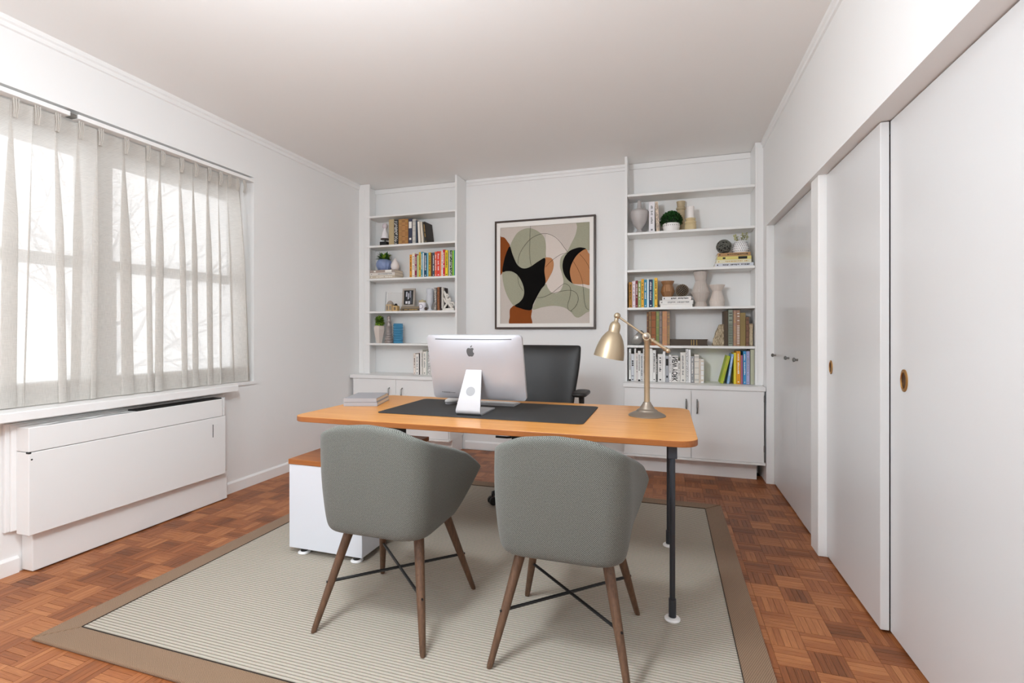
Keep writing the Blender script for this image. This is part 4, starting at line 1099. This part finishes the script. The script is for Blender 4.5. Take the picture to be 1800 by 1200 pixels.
row([(1192, 1195.7, 634, '#e6e3de', 'short white', 'text', 'print_black'), (1195.9, 1205.4, 619.2, '#e4e1da', 'thick ivory', 'text', 'print_grey'),
     (1205.5, 1209.7, 611.6, '#e9e9e9', 'tall black-lettered white', 'pattern', 'print_black'), (1210, 1214.3, 614, '#f2f1ef', 'slim bright white', None, 'print_black'), (1214.4, 1219.9, 626, '#9a9a9c', 'grey', 'text', 'print_white'),
     (1220.4, 1228.9, 623, '#e3ddd3', 'thick cream', 'bands', 'print_grey'), (1229, 1231.8, 630.2, '#dccdbd', 'thin beige', None, 'print_black'), (1231.9, 1237.4, 631, '#eeedeb', 'short white red-banded', 'bands', 'print_gold')],
    LED, 'right of the big-lettered spine', 'white books on the ledge right of the big-lettered spine')
# the big-lettered book
u0, u1 = 1180.5, 1191.9
a, b = at(u0, 600, BY).x, at(u1, 600, BY).x; hh = at(1186, 625.3, BY).z - LED
ny = book('white book with huge black letters down its spine on the ledge', ((a + b) / 2, BY, LED + .0006), b - a - .0012, hh, .15, '#eeece8', None)
def letters(txt, par, width, length, loc):
    cu = bpy.data.curves.new('spine_letters', 'FONT'); cu.body = txt; cu.size = 1; cu.align_x = 'LEFT'; cu.extrude = 0; cu.offset = .028
    tmp = bpy.data.objects.new('tmp', cu); COL.objects.link(tmp); bpy.context.view_layer.update()
    me = bpy.data.meshes.new_from_object(tmp.evaluated_get(bpy.context.evaluated_depsgraph_get())); bpy.data.objects.remove(tmp)
    xs = [v.co.x for v in me.vertices]; ys = [v.co.y for v in me.vertices]
    kx, ky = length / (max(xs) - min(xs)), width / (max(ys) - min(ys)); mx, my = min(xs), min(ys)
    for v in me.vertices:       # runs downwards; cap height points to the left, as in the photograph
        tx, ty = (v.co.x - mx) * kx, (v.co.y - my) * ky
        v.co = Vector((width / 2 - ty, 0, -tx))
    me.flip_normals(); return put('spine_letters', me, M['print_black'], par) , loc
o, _ = letters('NEW YORK', ny, (b - a) * .84, hh * .93, None); o.location = (0, -.0006, hh * .965)
row([(1265.4, 1271.4, 626, '#a9bb2f', 'lime green leaning', 'text', 'print_gold', 13.8), (1277.6, 1281.9, 622.5, '#86b0dc', 'light blue leaning', 'text', 'print_white', 8.3),
     (1289.9, 1294.3, 620.2, '#e3cf3a', 'yellow', None, 'print_black'), (1294.5, 1301.8, 617.2, '#e39a1c', 'orange', 'text', 'print_white'), (1302, 1305.9, 624.2, '#a7647e', 'short pink', None, 'print_black'),
     (1306.4, 1311.8, 617.2, '#3f93c9', 'sky blue', 'text', 'print_white'), (1311.9, 1318.1, 617.2, '#a9abd0', 'lavender', 'text', 'print_grey'), (1319.0, 1325.6, 613.3, '#b9bba3', 'thick sage', None, 'print_black')],
    LED, 'in the bright group nearest the closet', 'coloured books on the ledge by the closet')

# books lying flat: list bottom to top
def flat_stack(z, y, items, group):
    """items: (u0, u1, thickness, colour, label, print, pm, depth)"""
    rg = random.Random(int(z * 1000))
    for u0, u1, t, col, lab, pr, pm, d in items:
        a, b = at(u0, 600, y).x, at(u1, 600, y).x
        book(lab, (a, y, z + t / 2 + .0005), t - .0008, b - a, d, col, pr, pm, group=group, flat=True, rng=rg)
        z += t
    return z
zt = flat_stack(1.697, 4.262, [(650.6, 694, .0285, '#c9bda9', 'beige book lying at the bottom of the stack under the blue pot', 'text', 'print_white', .17),
                              (650.2, 694, .029, '#ded8d0', 'white book lying in the middle of the stack under the blue pot', 'text', 'print_grey', .165),
                              (650.4, 693.5, .0275, '#a99a90', 'brown and white book lying on top of the stack under the blue pot', 'label', 'print_white', .165)], 'stack of books under the blue pot')
Z_BLUE = zt
zt = flat_stack(1.367, 4.29, [(704, 737.5, .024, '#5b5045', 'dark brown book lying under the photo frame, lower of two', 'text', 'print_gold', .14),
                              (705, 737, .020, '#8a7b66', 'tan book lying directly under the photo frame', None, 'print_black', .135)], 'books under the photo frame')
Z_PHOTO = zt
zt = flat_stack(1.687, 4.275, [(1257, 1324.6, .0285, '#d3d6dd', 'silver-white book lying at the bottom of the stack under the dark ball', 'text', 'print_black', .17),
                               (1259.5, 1321, .027, '#e4e0c4', 'cream book lying second from the bottom under the dark ball', 'text', 'print_gold', .165),
                               (1261, 1320.8, .027, '#dcd07a', 'yellow and grey book lying third from the bottom under the dark ball', 'label', 'print_black', .165),
                               (1261.5, 1319.4, .029, '#b58c5c', 'wood-brown book lying on top of the stack under the dark ball', 'text', 'print_black', .165)], 'stack of books under the dark ball')
Z_BALL = zt
zt = flat_stack(1.367, 4.275, [(1160.5, 1217, .022, '#efeeea', 'white book lying at the bottom of the stack under the copper vase', None, 'print_black', .17),
                               (1159.2, 1218.3, .034, '#eae8e4', 'white book lying in the middle of the stack under the copper vase', 'text', 'print_grey', .17),
                               (1164, 1215, .031, '#e9e6e3', 'white book lying on top of the stack under the copper vase', 'text', 'print_black', .165)], 'stack of white books under the copper vase')
Z_COP = zt
# leather book lying behind the lamp
r = thing('book', 'dark brown leather book lying flat right of the antique books', 'book', (at(1211, 600, 4.30).x, 4.30, 1.0455))
L_ = at(1244.5, 600, 4.30).x - at(1178.2, 600, 4.30).x
MB().prism(rounded(-L_ / 2, L_ / 2, 0, .15, .012, 4), 0, .006).prism(rounded(-L_ / 2, L_ / 2, 0, .15, .012, 4), .046, .052).box(-L_ / 2, L_ / 2 - .006, 0, .004, .006, .046).build('cover', plain('#3f2f1c', .5, bump=.1, scale=80, var=.2, name='leather_brown'), r)
MB().box(-L_ / 2 + .006, L_ / 2 - .008, .0045, .145, .0062, .0458).build('pages', M['page'], r)
q = MB()
for k in (.56, .62, .7): q.box(-L_ / 2 + L_ * k, -L_ / 2 + L_ * k + .004, -.0008, 0, .004, .048)
q.build('spine_bands', M['print_gold'], r)
# desk books
for i, (z, lab, rz, sx) in enumerate(((ZD + .0006, 'grey book lying under another on the left end of the desk', .30, .193), (ZD + .0236, 'grey book lying on top of the pair at the left end of the desk', .305, .188))):
    r = book(lab, (-1.752, 2.353, z + .0112), .0215, sx, .265, '#9c9ca0', None, group='pair of grey books on the desk', flat=True)
    r.rotation_euler = (0, PI / 2, 0); r.rotation_euler = (Matrix.Rotation(rz, 4, 'Z') @ Matrix.Rotation(PI / 2, 4, 'Y')).to_euler()

# ================================================================== SHELF ORNAMENTS
def orn(name, label, cat, u, z, y): 
    return thing(name, label, cat, (at(u, 600, y).x, y, z + .0005))
PXM = lambda y, u: (at(u + 1, 600, y).x - at(u, 600, y).x)
def leaf(q, base, dirv, L, w, bend=.3):
    d = Vector(dirv).normalized(); s = d.cross(Vector((0, 0, 1)));
    if s.length < 1e-3: s = Vector((1, 0, 0))
    s.normalize(); b = Vector(base); up = s.cross(d)
    p = [b, b + d * (L * .35) + up * (bend * L * .12), b + d * (L * .72) + up * (bend * L * .1), b + d * L - up * (bend * L * .08)]
    ws = [w * .4, w, w * .75, 0]
    for k in range(2): q.face([p[k] - s * ws[k], p[k] + s * ws[k], p[k + 1] + s * ws[k + 1] + up * .001, p[k + 1] - s * ws[k + 1] + up * .001])
    q.face([p[2] - s * ws[2], p[2] + s * ws[2], p[3]])
    for k in range(2): q.face([p[k] - s * ws[k] - up * .0006, p[k + 1] - s * ws[k + 1] - up * .0004, p[k + 1] + s * ws[k + 1] - up * .0004, p[k] + s * ws[k] - up * .0006])
def rosette(par, c, n, L, w, mats, rg, lo=-.15, hi=1.0, name='leaf'):
    for k in range(n):
        t = rg.uniform(0, 2 * PI); e = lo + (hi - lo) * (k + .5) / n
        d = Vector((math.cos(t) * math.cos(e * 1.4), math.sin(t) * math.cos(e * 1.4), math.sin(e * 1.4)))
        q = MB(); leaf(q, Vector(c) + d * .008, d, L * rg.uniform(.8, 1.1), w); q.build(name, mats[k % len(mats)], par, smooth=True)

# --- corner bookcase
r = orn('finial_sculpture', 'white finial sculpture on black block at the left of the old books', 'sculpture', 676.8, 2.03, 4.33)
MB().box(-.038, .038, -.038, .038, 0, .042).build('block', M['black'], r, bevel=.002)
MB().tube((0, 0, .042), (0, 0, .068), .006, seg=10).build('stem', M['black'], r, smooth=True)
MB().lathe([(.042, .066), (.044, .070), (.044, .074), (.040, .078)], 24).build('disc', plain('#4a3a38', .5), r, smooth=True)
MB().lathe([(.040, .078), (.040, .09), (.037, .11), (.028, .135), (.018, .155), (.014, .17), (.018, .185)], 24).build('bell', plain('#eceaee', .5), r, smooth=True)
MB().sphere((0, 0, .205), .028, 18, 12, (1, 1, 1.1)).build('ball', plain('#d9cfd4', .5), r, smooth=True, angle=180)

y = 4.345
r = orn('potted_succulent', 'green succulent in ribbed blue pot on the stacked books', 'plant', 675.6, Z_BLUE, y)
MB().lathe([(.05, 0), (.062, .012), (.078, .045), (.080, .07), (.072, .095), (.056, .113), (.048, .116), (.044, .11), (1e-6, .105)], 48, flute=.045, nfl=14).build('pot', plain('#8596bd', .3, var=.35, scale=18, name='blue_glaze'), r, smooth=True)
rosette(r, (0, 0, .105), 90, .092, .014, [M['leaf'], M['leaf_dark'], M['leaf_light']], random.Random(2), .05, .8)
r = orn('bud_vase', 'small white egg-shaped bottle beside the blue pot', 'vase', 694.4, Z_BLUE, 4.33)
MB().lathe([(.025, 0), (.036, .012), (.043, .035), (.042, .055), (.032, .08), (.018, .098), (.010, .108), (.010, .118), (.006, .118), (.006, .10)], 28).build('vase_body', plain('#e9e2df', .35, name='white_glaze'), r, smooth=True)

r = orn('white_frame', 'empty white picture frame leaning at the left of the ornament shelf', 'frame', 694, 1.367, 4.445)
r.rotation_euler = (math.radians(-6), 0, 0)
fw = .014
for bb in ((-.105, .105, 0, fw), (-.105, .105, .212 - fw, .212)): MB().box(bb[0], bb[1], -.014, 0, bb[2], bb[3]).build('frame_bar', M['trim'], r, bevel=.002)
for sx in (-1, 1): MB().box(min(sx * .105, sx * (.105 - fw)), max(sx * .105, sx * (.105 - fw)), -.014, 0, fw, .212 - fw).build('frame_bar', M['trim'], r, bevel=.002)
MB().box(-.091, .091, -.006, -.001, fw, .212 - fw).build('backing', plain('#e4e3e1', .7), r)
MB().box(-.1075, -.105, -.016, 0, 0, .212).build('dark_edge', plain('#6f6f78', .6), r)
st_m = plain('#c8b088', .7, bump=.2, scale=70, var=.2, name='sandstone')
r = orn('lantern', 'small beige lantern with grey domed top on the ornament shelf', 'lantern', 686, 1.367, 4.33)
MB().box(-.034, .034, -.03, .03, 0, .07).build('body', st_m, r, bevel=.003)
for sx in (-1, 1):
    MB().box(sx * .017 - .009, sx * .017 + .009, -.0312, -.03, .012, .056).build('opening', plain('#8f8478', .7), r)
MB().lathe([(.036, .07), (.034, .078), (.028, .092), (.016, .103), (.006, .108), (1e-6, .109)], 20).build('dome', plain('#a59a90', .7), r, smooth=True)
r = orn('lantern', 'smaller beige lantern with dark cap beside the photo frame', 'lantern', 696, 1.367, 4.33)
MB().box(-.027, .027, -.025, .025, 0, .055).build('body', plain('#cfae78', .7, bump=.2, scale=70, var=.25), r, bevel=.003)
MB().lathe([(.022, .055), (.015, .062), (.012, .075), (.006, .078)], 12).build('cap', M['black'], r, smooth=True)
MB().box(-.012, .012, -.0262, -.025, .012, .042).build('opening', plain('#7a6a55', .7), r)
r = orn('photo_frame', 'grey wood photo frame with dark picture standing on two books', 'picture frame', 718.6, Z_PHOTO, 4.325)
r.rotation_euler = (math.radians(-5), 0, 0); gm = plain('#a9a096', .6, bump=.2, scale=50, var=.12, name='grey_wood'); w, h, fw = .071, .182, .019
for bb in ((0, fw), (h - fw, h)): MB().box(-w, w, -.016, 0, bb[0], bb[1]).build('frame_bar', gm, r, bevel=.002)
for sx in (-1, 1): MB().box(min(sx * w, sx * (w - fw)), max(sx * w, sx * (w - fw)), -.016, 0, fw, h - fw).build('frame_bar', gm, r, bevel=.002)
ph = MB().box(-w + fw, w - fw, -.006, -.001, fw, h - fw).build('photo', plain('#17171a', .5), r)
for i, (a0, a1, b0, b1, cc) in enumerate(((-.034, -.020, .10, .15, '#c9cbd3'), (-.008, .000, .075, .135, '#e3e4ea'), (.006, .024, .09, .158, '#8f919b'), (-.036, -.014, .030, .055, '#e2e3e8'), (-.006, .014, .026, .056, '#d5d7de'), (.020, .030, .03, .12, '#5f626c'), (-.018, -.010, .07, .15, '#6d7079'))):
    MB().box(a0, a1, -.0066, -.006, b0, b1).build('picture_patch', plain(cc, .6), ph)
r = orn('candle_jar', 'white candle jar with ring label and beige lid on ornament shelf', 'jar', 742.5, 1.367, 4.325)
MB().lathe([(.034, 0), (.037, .004), (.037, .078), (.034, .083)], 24).build('jar', plain('#eceaf0', .35), r, smooth=True)
MB().lathe([(.036, .083), (.036, .100), (.033, .104), (.012, .105), (.010, .112), (1e-6, .112)], 24).build('lid', plain('#b7ab8c', .5), r, smooth=True)
q = MB()
for k in range(20):
    t = 2 * PI * k / 20; t2 = 2 * PI * (k + 1) / 20
    q.tube((.020 * math.cos(t), -.0372 + (.020 * math.cos(t)) ** 2 * 13, .042 + .022 * math.sin(t)), (.020 * math.cos(t2), -.0372 + (.020 * math.cos(t2)) ** 2 * 13, .042 + .022 * math.sin(t2)), .0022, seg=5, caps=False)
q.build('ring_label', plain('#6f6a8a', .5), r)
r = orn('carved_urn', 'pale grey carved urn on a narrow foot beside the scroll bracket', 'ornament', 756, 1.367, 4.335)
pu = plain('#cfd2d8', .6, bump=.3, scale=40, var=.1, name='pale_plaster')
MB().lathe([(.030, 0), (.030, .008), (.016, .018), (.012, .03), (.016, .05), (.03, .075), (.037, .10), (.037, .13), (.034, .16), (.037, .185), (.036, .21), (.030, .218), (.012, .222), (1e-6, .223)], 24, flute=.03, nfl=10).build('urn_body', pu, r, smooth=True)
MB().sphere((-.03, -.03, .02), .016, 10, 8).build('foot_knob', plain('#4c3a30', .5), r, smooth=True)
row([(763, 767.2, 505.5, '#7d7670', 'grey-brown leaning', 'pattern', 'print_white'), (768.5, 772.3, 504.5, '#a7683f', 'copper', 'pattern', 'print_black'), (772.9, 774.9, 504.3, '#2b1712', 'dark maroon', None, 'print_gold')],
    1.367, 'of the three beside the scroll bracket', 'three books beside the scroll bracket')
# scroll bracket
r = orn('scroll_bracket', 'white carved scroll bracket at the right end of the ornament shelf', 'ornament', 775.6, 1.367, 4.32)
sc = plain('#e2ded6', .7, bump=.2, scale=50, name='chalk_white'); k = PXM(4.32, 788)
MB().box(0, 4.2 * k, -.02, .02, 0, 37 * k).build('upright', sc, r, bevel=.003)
MB().box(0, 23.6 * k, -.02, .02, 0, 3.6 * k).build('base_bar', sc, r, bevel=.003)
def spiral(cx, cz, R0, turns, a0, sgn, nm):
    P = []
    for i in range(40):
        t = i / 39; a_ = a0 + sgn * turns * 2 * PI * t; R_ = R0 * (1 - .8 * t); P.append((cx + R_ * math.cos(a_), 0, cz + R_ * math.sin(a_)))
    q = MB().path(P, [.0095 * (1 - .4 * i / 39) for i in range(40)], 8); q.build(nm, sc, r, smooth=True, angle=180)
spiral(19.4 * k, 9.4 * k, 4.0 * k, 1.3, math.radians(200), -1, 'scroll'); spiral(9.6 * k, 24 * k, 3.2 * k, 1.2, math.radians(250), 1, 'scroll'); spiral(13.0 * k, 17 * k, 3.4 * k, 1.2, math.radians(60), -1, 'scroll')
MB().path([(4.5 * k, 0, 31 * k), (7 * k, 0, 27 * k), (9 * k, 0, 20 * k), (12 * k, 0, 13 * k), (16 * k, 0, 7 * k), (20 * k, 0, 4 * k)], .012, 8).build('stem', sc, r, smooth=True, angle=180)
MB().path([(4.5 * k, 0, 20 * k), (7 * k, 0, 15 * k), (10 * k, 0, 12 * k)], .010, 8).build('stem', sc, r, smooth=True)
MB().path([(5 * k, 0, 4 * k), (8 * k, 0, 8 * k), (11 * k, 0, 12 * k)], .010, 8).build('stem', sc, r, smooth=True)
for a_ in range(5): MB().sphere((12.0 * k + 3.2 * k * math.cos(a_ * 1.256), 0, 14.2 * k + 3.2 * k * math.sin(a_ * 1.256)), .012, 10, 8, (1, .7, 1)).build('petal', sc, r, smooth=True, angle=180)

y = 4.325
r = orn('potted_plant', 'lime green bushy plant in pale faceted vase on the corner bookcase', 'plant', 666.6, 1.045, 4.33)
MB().lathe([(.030, 0), (.046, .07), (.058, .135), (.058, .165), (.050, .178), (.044, .17)], 6).build('vase', plain('#d9cdc4', .5, name='blush_ceramic'), r)
MB().sphere((.004, 0, .212), .040, 14, 10).build('foliage_core', plain('#5c7a24', .8), r, smooth=True, angle=180)
rosette(r, (.004, 0, .215), 240, .060, .013, [M['leaf_light'], M['leaf'], M['leaf_light']], random.Random(4), -.5, 1.0)
r = orn('ringed_bottle', 'silvery ringed bottle tapering like a lighthouse beside blue cup', 'bottle', 683.8, 1.045, y)
bp_ = [(.040, 0)]
for k_ in range(4):
    z0 = .006 + k_ * .024; R_ = .046 - .004 * k_; bp_ += [(R_ - .006, z0), (R_, z0 + .008), (R_, z0 + .014), (R_ - .007, z0 + .022)]
bp_ += [(.031, .11), (.027, .16), (.030, .166), (.026, .172), (.022, .21), (.025, .216), (.020, .222), (.018, .25), (.022, .256), (.019, .268), (.010, .278), (1e-6, .28)]
MB().lathe(bp_, 28).build('bottle_body', plain('#a39a96', .35, metal=.3, name='pewter_glaze'), r, smooth=True, angle=50)
r = orn('ribbed_cup', 'blue ribbed cylinder vase at the right of the ringed bottle', 'vase', 700, 1.045, y)
bp_ = []
for k_ in range(33): z0 = .198 * k_ / 32; bp_.append((.048 + .0028 * math.sin(k_ * 1.57), z0))
MB().lathe(bp_ + [(.044, .198), (.043, .03), (1e-6, .028)], 32).build('vase_body', plain('#3f86ab', .35, var=.2, scale=12, name='blue_glaze_cup'), r, smooth=True)

# --- closet-side bookcase
y = 4.33
r = orn('lidded_urn', 'grey lidded urn with tall finial at the left of the top items shelf', 'urn', 1124, 2.005, y)
ug = plain('#b9b4b2', .45, name='grey_ceramic')
MB().lathe([(.042, 0), (.040, .008), (.022, .024), (.018, .036), (.028, .05), (.052, .08), (.068, .12), (.074, .155), (.076, .176), (.078, .180), (.078, .187), (.073, .190)], 36).build('urn_body', ug, r, smooth=True)
MB().lathe([(.074, .1905), (.072, .197), (.055, .205), (.028, .212), (.019, .225), (.017, .26), (.014, .282), (.007, .290), (1e-6, .291)], 28).build('lid', ug, r, smooth=True)
r = orn('clipped_plant', 'round dark green clipped plant in small white bowl', 'plant', 1180.0, 2.005, 4.325)
MB().lathe([(.058, 0), (.066, .02), (.071, .05), (.069, .066), (.063, .066), (.06, .05), (1e-6, .048)], 32).build('bowl', plain('#f0eeec', .4), r, smooth=True)
rg = random.Random(9)
q = MB()
for k in range(26):
    t = 2 * PI * k / 26; a_ = Vector((.0705 * math.cos(t), .0705 * math.sin(t), .046)); q.box(-.003, .003, -.0012, .0012, -.003, .003, Matrix.Translation(a_) @ Matrix.Rotation(t + PI / 2, 4, 'Z'))
q.build('dot_band', M['print_grey'], r)
fo = MB()
for k in range(900):
    z_ = rg.uniform(-.35, 1); t = rg.uniform(0, 2 * PI); rr_ = math.sqrt(1 - min(1, z_ * z_)); d = Vector((rr_ * math.cos(t), rr_ * math.sin(t), z_))
    p = Vector((0, 0, .088)) + Vector((d.x * .082, d.y * .062, d.z * .078)) * rg.uniform(.86, 1.02)
    leaf(fo, p, d + Vector((rg.uniform(-.8, .8), rg.uniform(-.8, .8), rg.uniform(-.4, .8))), .017, .0065)
f_ = fo.build('foliage', M['leaf_dark'], r); f_['kind'] = 'stuff'
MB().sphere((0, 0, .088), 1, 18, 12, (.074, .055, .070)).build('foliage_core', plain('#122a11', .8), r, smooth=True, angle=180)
wd = plain('#c0ad8c', .6, bump=.1, scale=60, var=.12, name='limed_wood')
r = orn('candlestick', 'tall limed wood candlestick behind the clipped plant', 'candlestick', 1197.0, 2.005, 4.431)
MB().lathe([(.036, 0), (.036, .05), (.032, .06), (.030, .12), (.032, .19), (.030, .2), (.038, .206), (.040, .216), (.036, .224), (.031, .23), (.034, .262), (.037, .275), (.030, .277)], 28).build('column', wd, r, smooth=True)
r = orn('candle_holder', 'short wooden candle holder with white candle', 'candlestick', 1213.6, 2.005, 4.325)
MB().lathe([(.046, 0), (.046, .052), (.040, .058), (.046, .066), (.046, .073), (.036, .084), (.040, .092), (.042, .1), (.034, .103)], 28).build('holder', plain('#d3c096', .6, var=.1, scale=40), r, smooth=True, angle=50)
MB().lathe([(.030, .103), (.030, .198), (.028, .2), (1e-6, .199)], 24).build('candle', plain('#f1ece8', .5), r, smooth=True)
dk = plain('#3b3a35', .6, name='dark_vine')
def ball(label, u, z, y, R_, mat, mat2, n=60):
    r = orn('decor_ball', label, 'ornament', u, z, y); rg = random.Random(int(u))
    MB().sphere((0, 0, R_), R_ * .93, 20, 14).build('core', mat, r, smooth=True, angle=180)
    q = MB()
    for k in range(n):
        ax = Vector((rg.gauss(0, 1), rg.gauss(0, 1), rg.gauss(0, 1))).normalized(); e1 = ax.orthogonal().normalized(); e2 = ax.cross(e1); a0 = rg.uniform(0, 6.28); sp_ = rg.uniform(1.0, 2.4)
        P = [Vector((0, 0, R_)) + (e1 * math.cos(a0 + sp_ * i / 7) + e2 * math.sin(a0 + sp_ * i / 7)) * R_ * .94 for i in range(8)]
        q.path(P, R_ * .055, 5)
    q.build('woven_strands', mat2, r, smooth=True)
ball('dark grey woven ball on the stacked books at the right', 1272.4, Z_BALL, 4.335, .060, plain('#1f1f1d', .7), plain('#6d6d64', .6))
r = orn('dotted_vase', 'small white dotted vase with pale sprigs near the closet', 'vase', 1301.6, Z_BALL, 4.335)
MB().lathe([(.052, 0), (.060, .02), (.060, .04), (.052, .07), (.043, .095), (.040, .098), (.037, .092), (1e-6, .085)], 32).build('vase_body', plain('#efeeed', .4), r, smooth=True)
q = MB()
for j in range(5):
    R_ = [.0595, .0605, .0575, .0535, .048][j]; z_ = [.016, .034, .052, .068, .083][j]
    for i in range(22):
        t = 2 * PI * (i + .5 * (j % 2)) / 22; q.sphere((R_ * math.cos(t), R_ * math.sin(t), z_), .0034, 6, 4)
q.build('dots', plain('#6f6f78', .6), r)
rg = random.Random(12)
for k in range(9):
    t = rg.uniform(0, 2 * PI); e = Vector((math.cos(t) * .045, math.sin(t) * .03, .112 + rg.uniform(.01, .045))); b_ = Vector((e.x * .3, e.y * .3, .085))
    MB().path([b_, b_.lerp(e, .5) + Vector((0, 0, .008)), e], .0016, 5).build('stem', plain('#7d7c45', .7), r)
    q = MB()
    for j in range(4): leaf(q, e - Vector((0, 0, .012 * j)), Vector((rg.uniform(-1, 1), rg.uniform(-1, 1), rg.uniform(0, .8))), .026, .007)
    q.build('leaf', plain('#cfcc93', .6, var=.2, scale=40), r)
copper = plain('#b08560', .35, metal=.45, name='copper_glaze')
r = orn('copper_vase', 'copper coloured fluted vase standing on stacked white books', 'vase', 1173.6, Z_COP, 4.345)
MB().lathe([(.034, 0), (.056, .046), (.040, .104), (.051, .130), (.053, .136), (.049, .136), (.036, .106)], 40, flute=.025, nfl=20).build('vase_body', copper, r)
r = orn('decor_ball', 'brown studded ball standing on stacked white books', 'ornament', 1199, Z_COP, 4.345)
MB().sphere((0, 0, .0545), .050, 24, 16).build('core', plain('#2b211a', .6), r, smooth=True, angle=180)
q = MB()
for i in range(170):
    z_ = 1 - 2 * (i + .5) / 170; t = i * 2.39996; rr_ = math.sqrt(1 - z_ * z_); q.sphere((.0505 * rr_ * math.cos(t), .0505 * rr_ * math.sin(t), .0545 + .0505 * z_), .0042, 6, 4)
q.build('studs', plain('#8c7a62', .5), r, smooth=True)
blush = plain('#c4bab2', .55, name='taupe_ceramic')
r = orn('tall_vase', 'tall taupe fluted vase with flared neck', 'vase', 1231.6, 1.367, 4.35)
MB().lathe([(.052, 0), (.041, .042), (.072, .120), (.041, .214), (.056, .290), (.057, .294), (.052, .294), (.037, .22)], 60, flute=.018, nfl=30).build('vase_body', blush, r)
r = orn('small_vase', 'small cream fluted vase with wide flared lip', 'vase', 1260.4, 1.367, 4.345)
MB().lathe([(.052, 0), (.056, .015), (.060, .044), (.0345, .128), (.060, .176), (.061, .180), (.056, .179), (.032, .13)], 60, flute=.014, nfl=30).build('vase_body', plain('#d6cbc2', .55, name='cream_ceramic'), r)
# silver shell bowl tilted up
r = orn('silver_bowl', 'silver bowl tipped on its side behind the lamp elbow', 'bowl', 1119.5, 1.045, 4.345)
rot = Matrix.Rotation(math.radians(-52), 4, 'Y') @ Matrix.Rotation(math.radians(20), 4, 'X')
bw = [(1e-6, -.062), (.03, -.058), (.055, -.043), (.068, -.02), (.072, 0), (.069, 0), (.065, -.02), (.052, -.040), (.028, -.054), (1e-6, -.057)]
q = MB().lathe(bw, 32, M_=rot); zm = min(v[2] for v in q.v); q.v = [(a_, b_, c_ - zm) for a_, b_, c_ in q.v]
q.build('bowl_body', plain('#bdbab4', .33, metal=.6, name='silver'), r, smooth=True)
# bristly bookends
bm_ = plain('#cfc0a3', .7, var=.25, scale=90, name='bristle_cream'); bm2 = plain('#8f7f66', .7, var=.25, scale=90, name='bristle_brown')
def bookend(label, u0, u1, vt, zbase, taper):
    a, b = at(u0, 600, 4.30).x, at(u1, 600, 4.30).x; h = at(u1, vt, 4.30).z - zbase
    r = thing('bookend', label, 'bookend', ((a + b) / 2, 4.30, zbase + .0005)); w = (b - a) / 2; rg = random.Random(int(u0))
    poly = [(-w, 0), (w, 0), (w, h), (w * .3, h * .98), (-w * .35, h * .62)] if taper else [(-w, 0), (w, 0), (w, h), (-w, h)]
    MB().prism(poly, -.10, 0, Matrix.Rotation(PI / 2, 4, 'X')).build('block', bm2, r)
    q = MB()
    for k in range(170):
        x_ = rg.uniform(-w, w * .95); hmax = h * (1 if not taper else min(1, .32 + .68 * (x_ + w) / (1.1 * w)))
        z_ = rg.uniform(0.003, max(.006, hmax - .022)); l = rg.uniform(.014, .026)
        q.path([(x_, -.001, z_), (x_ + rg.uniform(-.006, .006), -.004, z_ + l)], [.0022, .0008], 5)
    q.build('bristles', bm_, r)
bookend('cream bristly sloping bookend left of the last antique books', 1253, 1272.6, 569.5, 1.045, True)
bookend('cream bristly bookend against the closet-side end of the shelf', 1317.2, 1323.2, 568.5, 1.045, False)

# ================================================================== OUTSIDE: bare trees
def tree(x, y, z, h, seed, label):
    r = thing('bare_tree', label, 'tree', (x, y, z)); rg = random.Random(seed); q = MB()
    def grow(p, d, L, rad, lev):
        P = [p]; dd = d.copy()
        for k in range(4):
            dd = (dd + Vector((rg.gauss(0, .12), rg.gauss(0, .12), rg.gauss(.03, .08)))).normalized(); P.append(P[-1] + dd * L / 4)
        q.path(P, [rad * (1 - .12 * i) for i in range(5)], 6 if lev < 2 else 4)
        if lev < 5:
            for k in range(3 if lev < 4 else 2):
                i = rg.choice((2, 3, 4)); nd = (dd + Vector((rg.gauss(0, .6), rg.gauss(0, .6), rg.gauss(.1, .4)))).normalized(); grow(P[i], nd, L * rg.uniform(.6, .8), rad * .55, lev + 1)
    grow(Vector((0, 0, 0)), Vector((0, 0, 1)), h, .11, 0)
    q.build('branches', M['bark'], r)
tree(-9.5, 4.6, -3.5, 3.6, 3, 'bare winter tree faintly seen through the left window')
tree(-19, 15.5, -6, 6.0, 8, 'bare winter tree faintly seen through the window by the corner')

# ================================================================== FILL PENDANTS (added out of view to even the brightness)
def fill_pendant(x, y, power, label):
    r = thing('fill_pendant', label, 'lamp', (x, y, ZC))
    MB().lathe([(.17, -.03), (.175, -.028), (.175, 0), (1e-6, 0)], 32).build('canopy', M['trim'], r, smooth=True)
    MB().tube((0, 0, -.60), (0, 0, -.03), .006, seg=8).build('rod', M['chrome'], r)
    MB().lathe([(.03, -.60), (.034, -.595), (.036, -.56), (.03, -.555), (1e-6, -.552)], 24).build('socket_cup', M['trim'], r, smooth=True)
    l = bpy.data.lights.new('fill_light', 'POINT'); l.energy = power; l.shadow_soft_size = .16; l.color = (.87, .94, 1)
    o = bpy.data.objects.new('fill_light', l); COL.objects.link(o); o.parent = r; o.location = (0, 0, -.66)
fill_pendant(-1.35, -.65, FILL_POWER * .72, 'small white pendant added unseen as fill light behind the viewer, window side')
fill_pendant(-.98, .74, FILL_POWER * 1.15, 'small white pendant added unseen as fill light above the viewer, closet side')
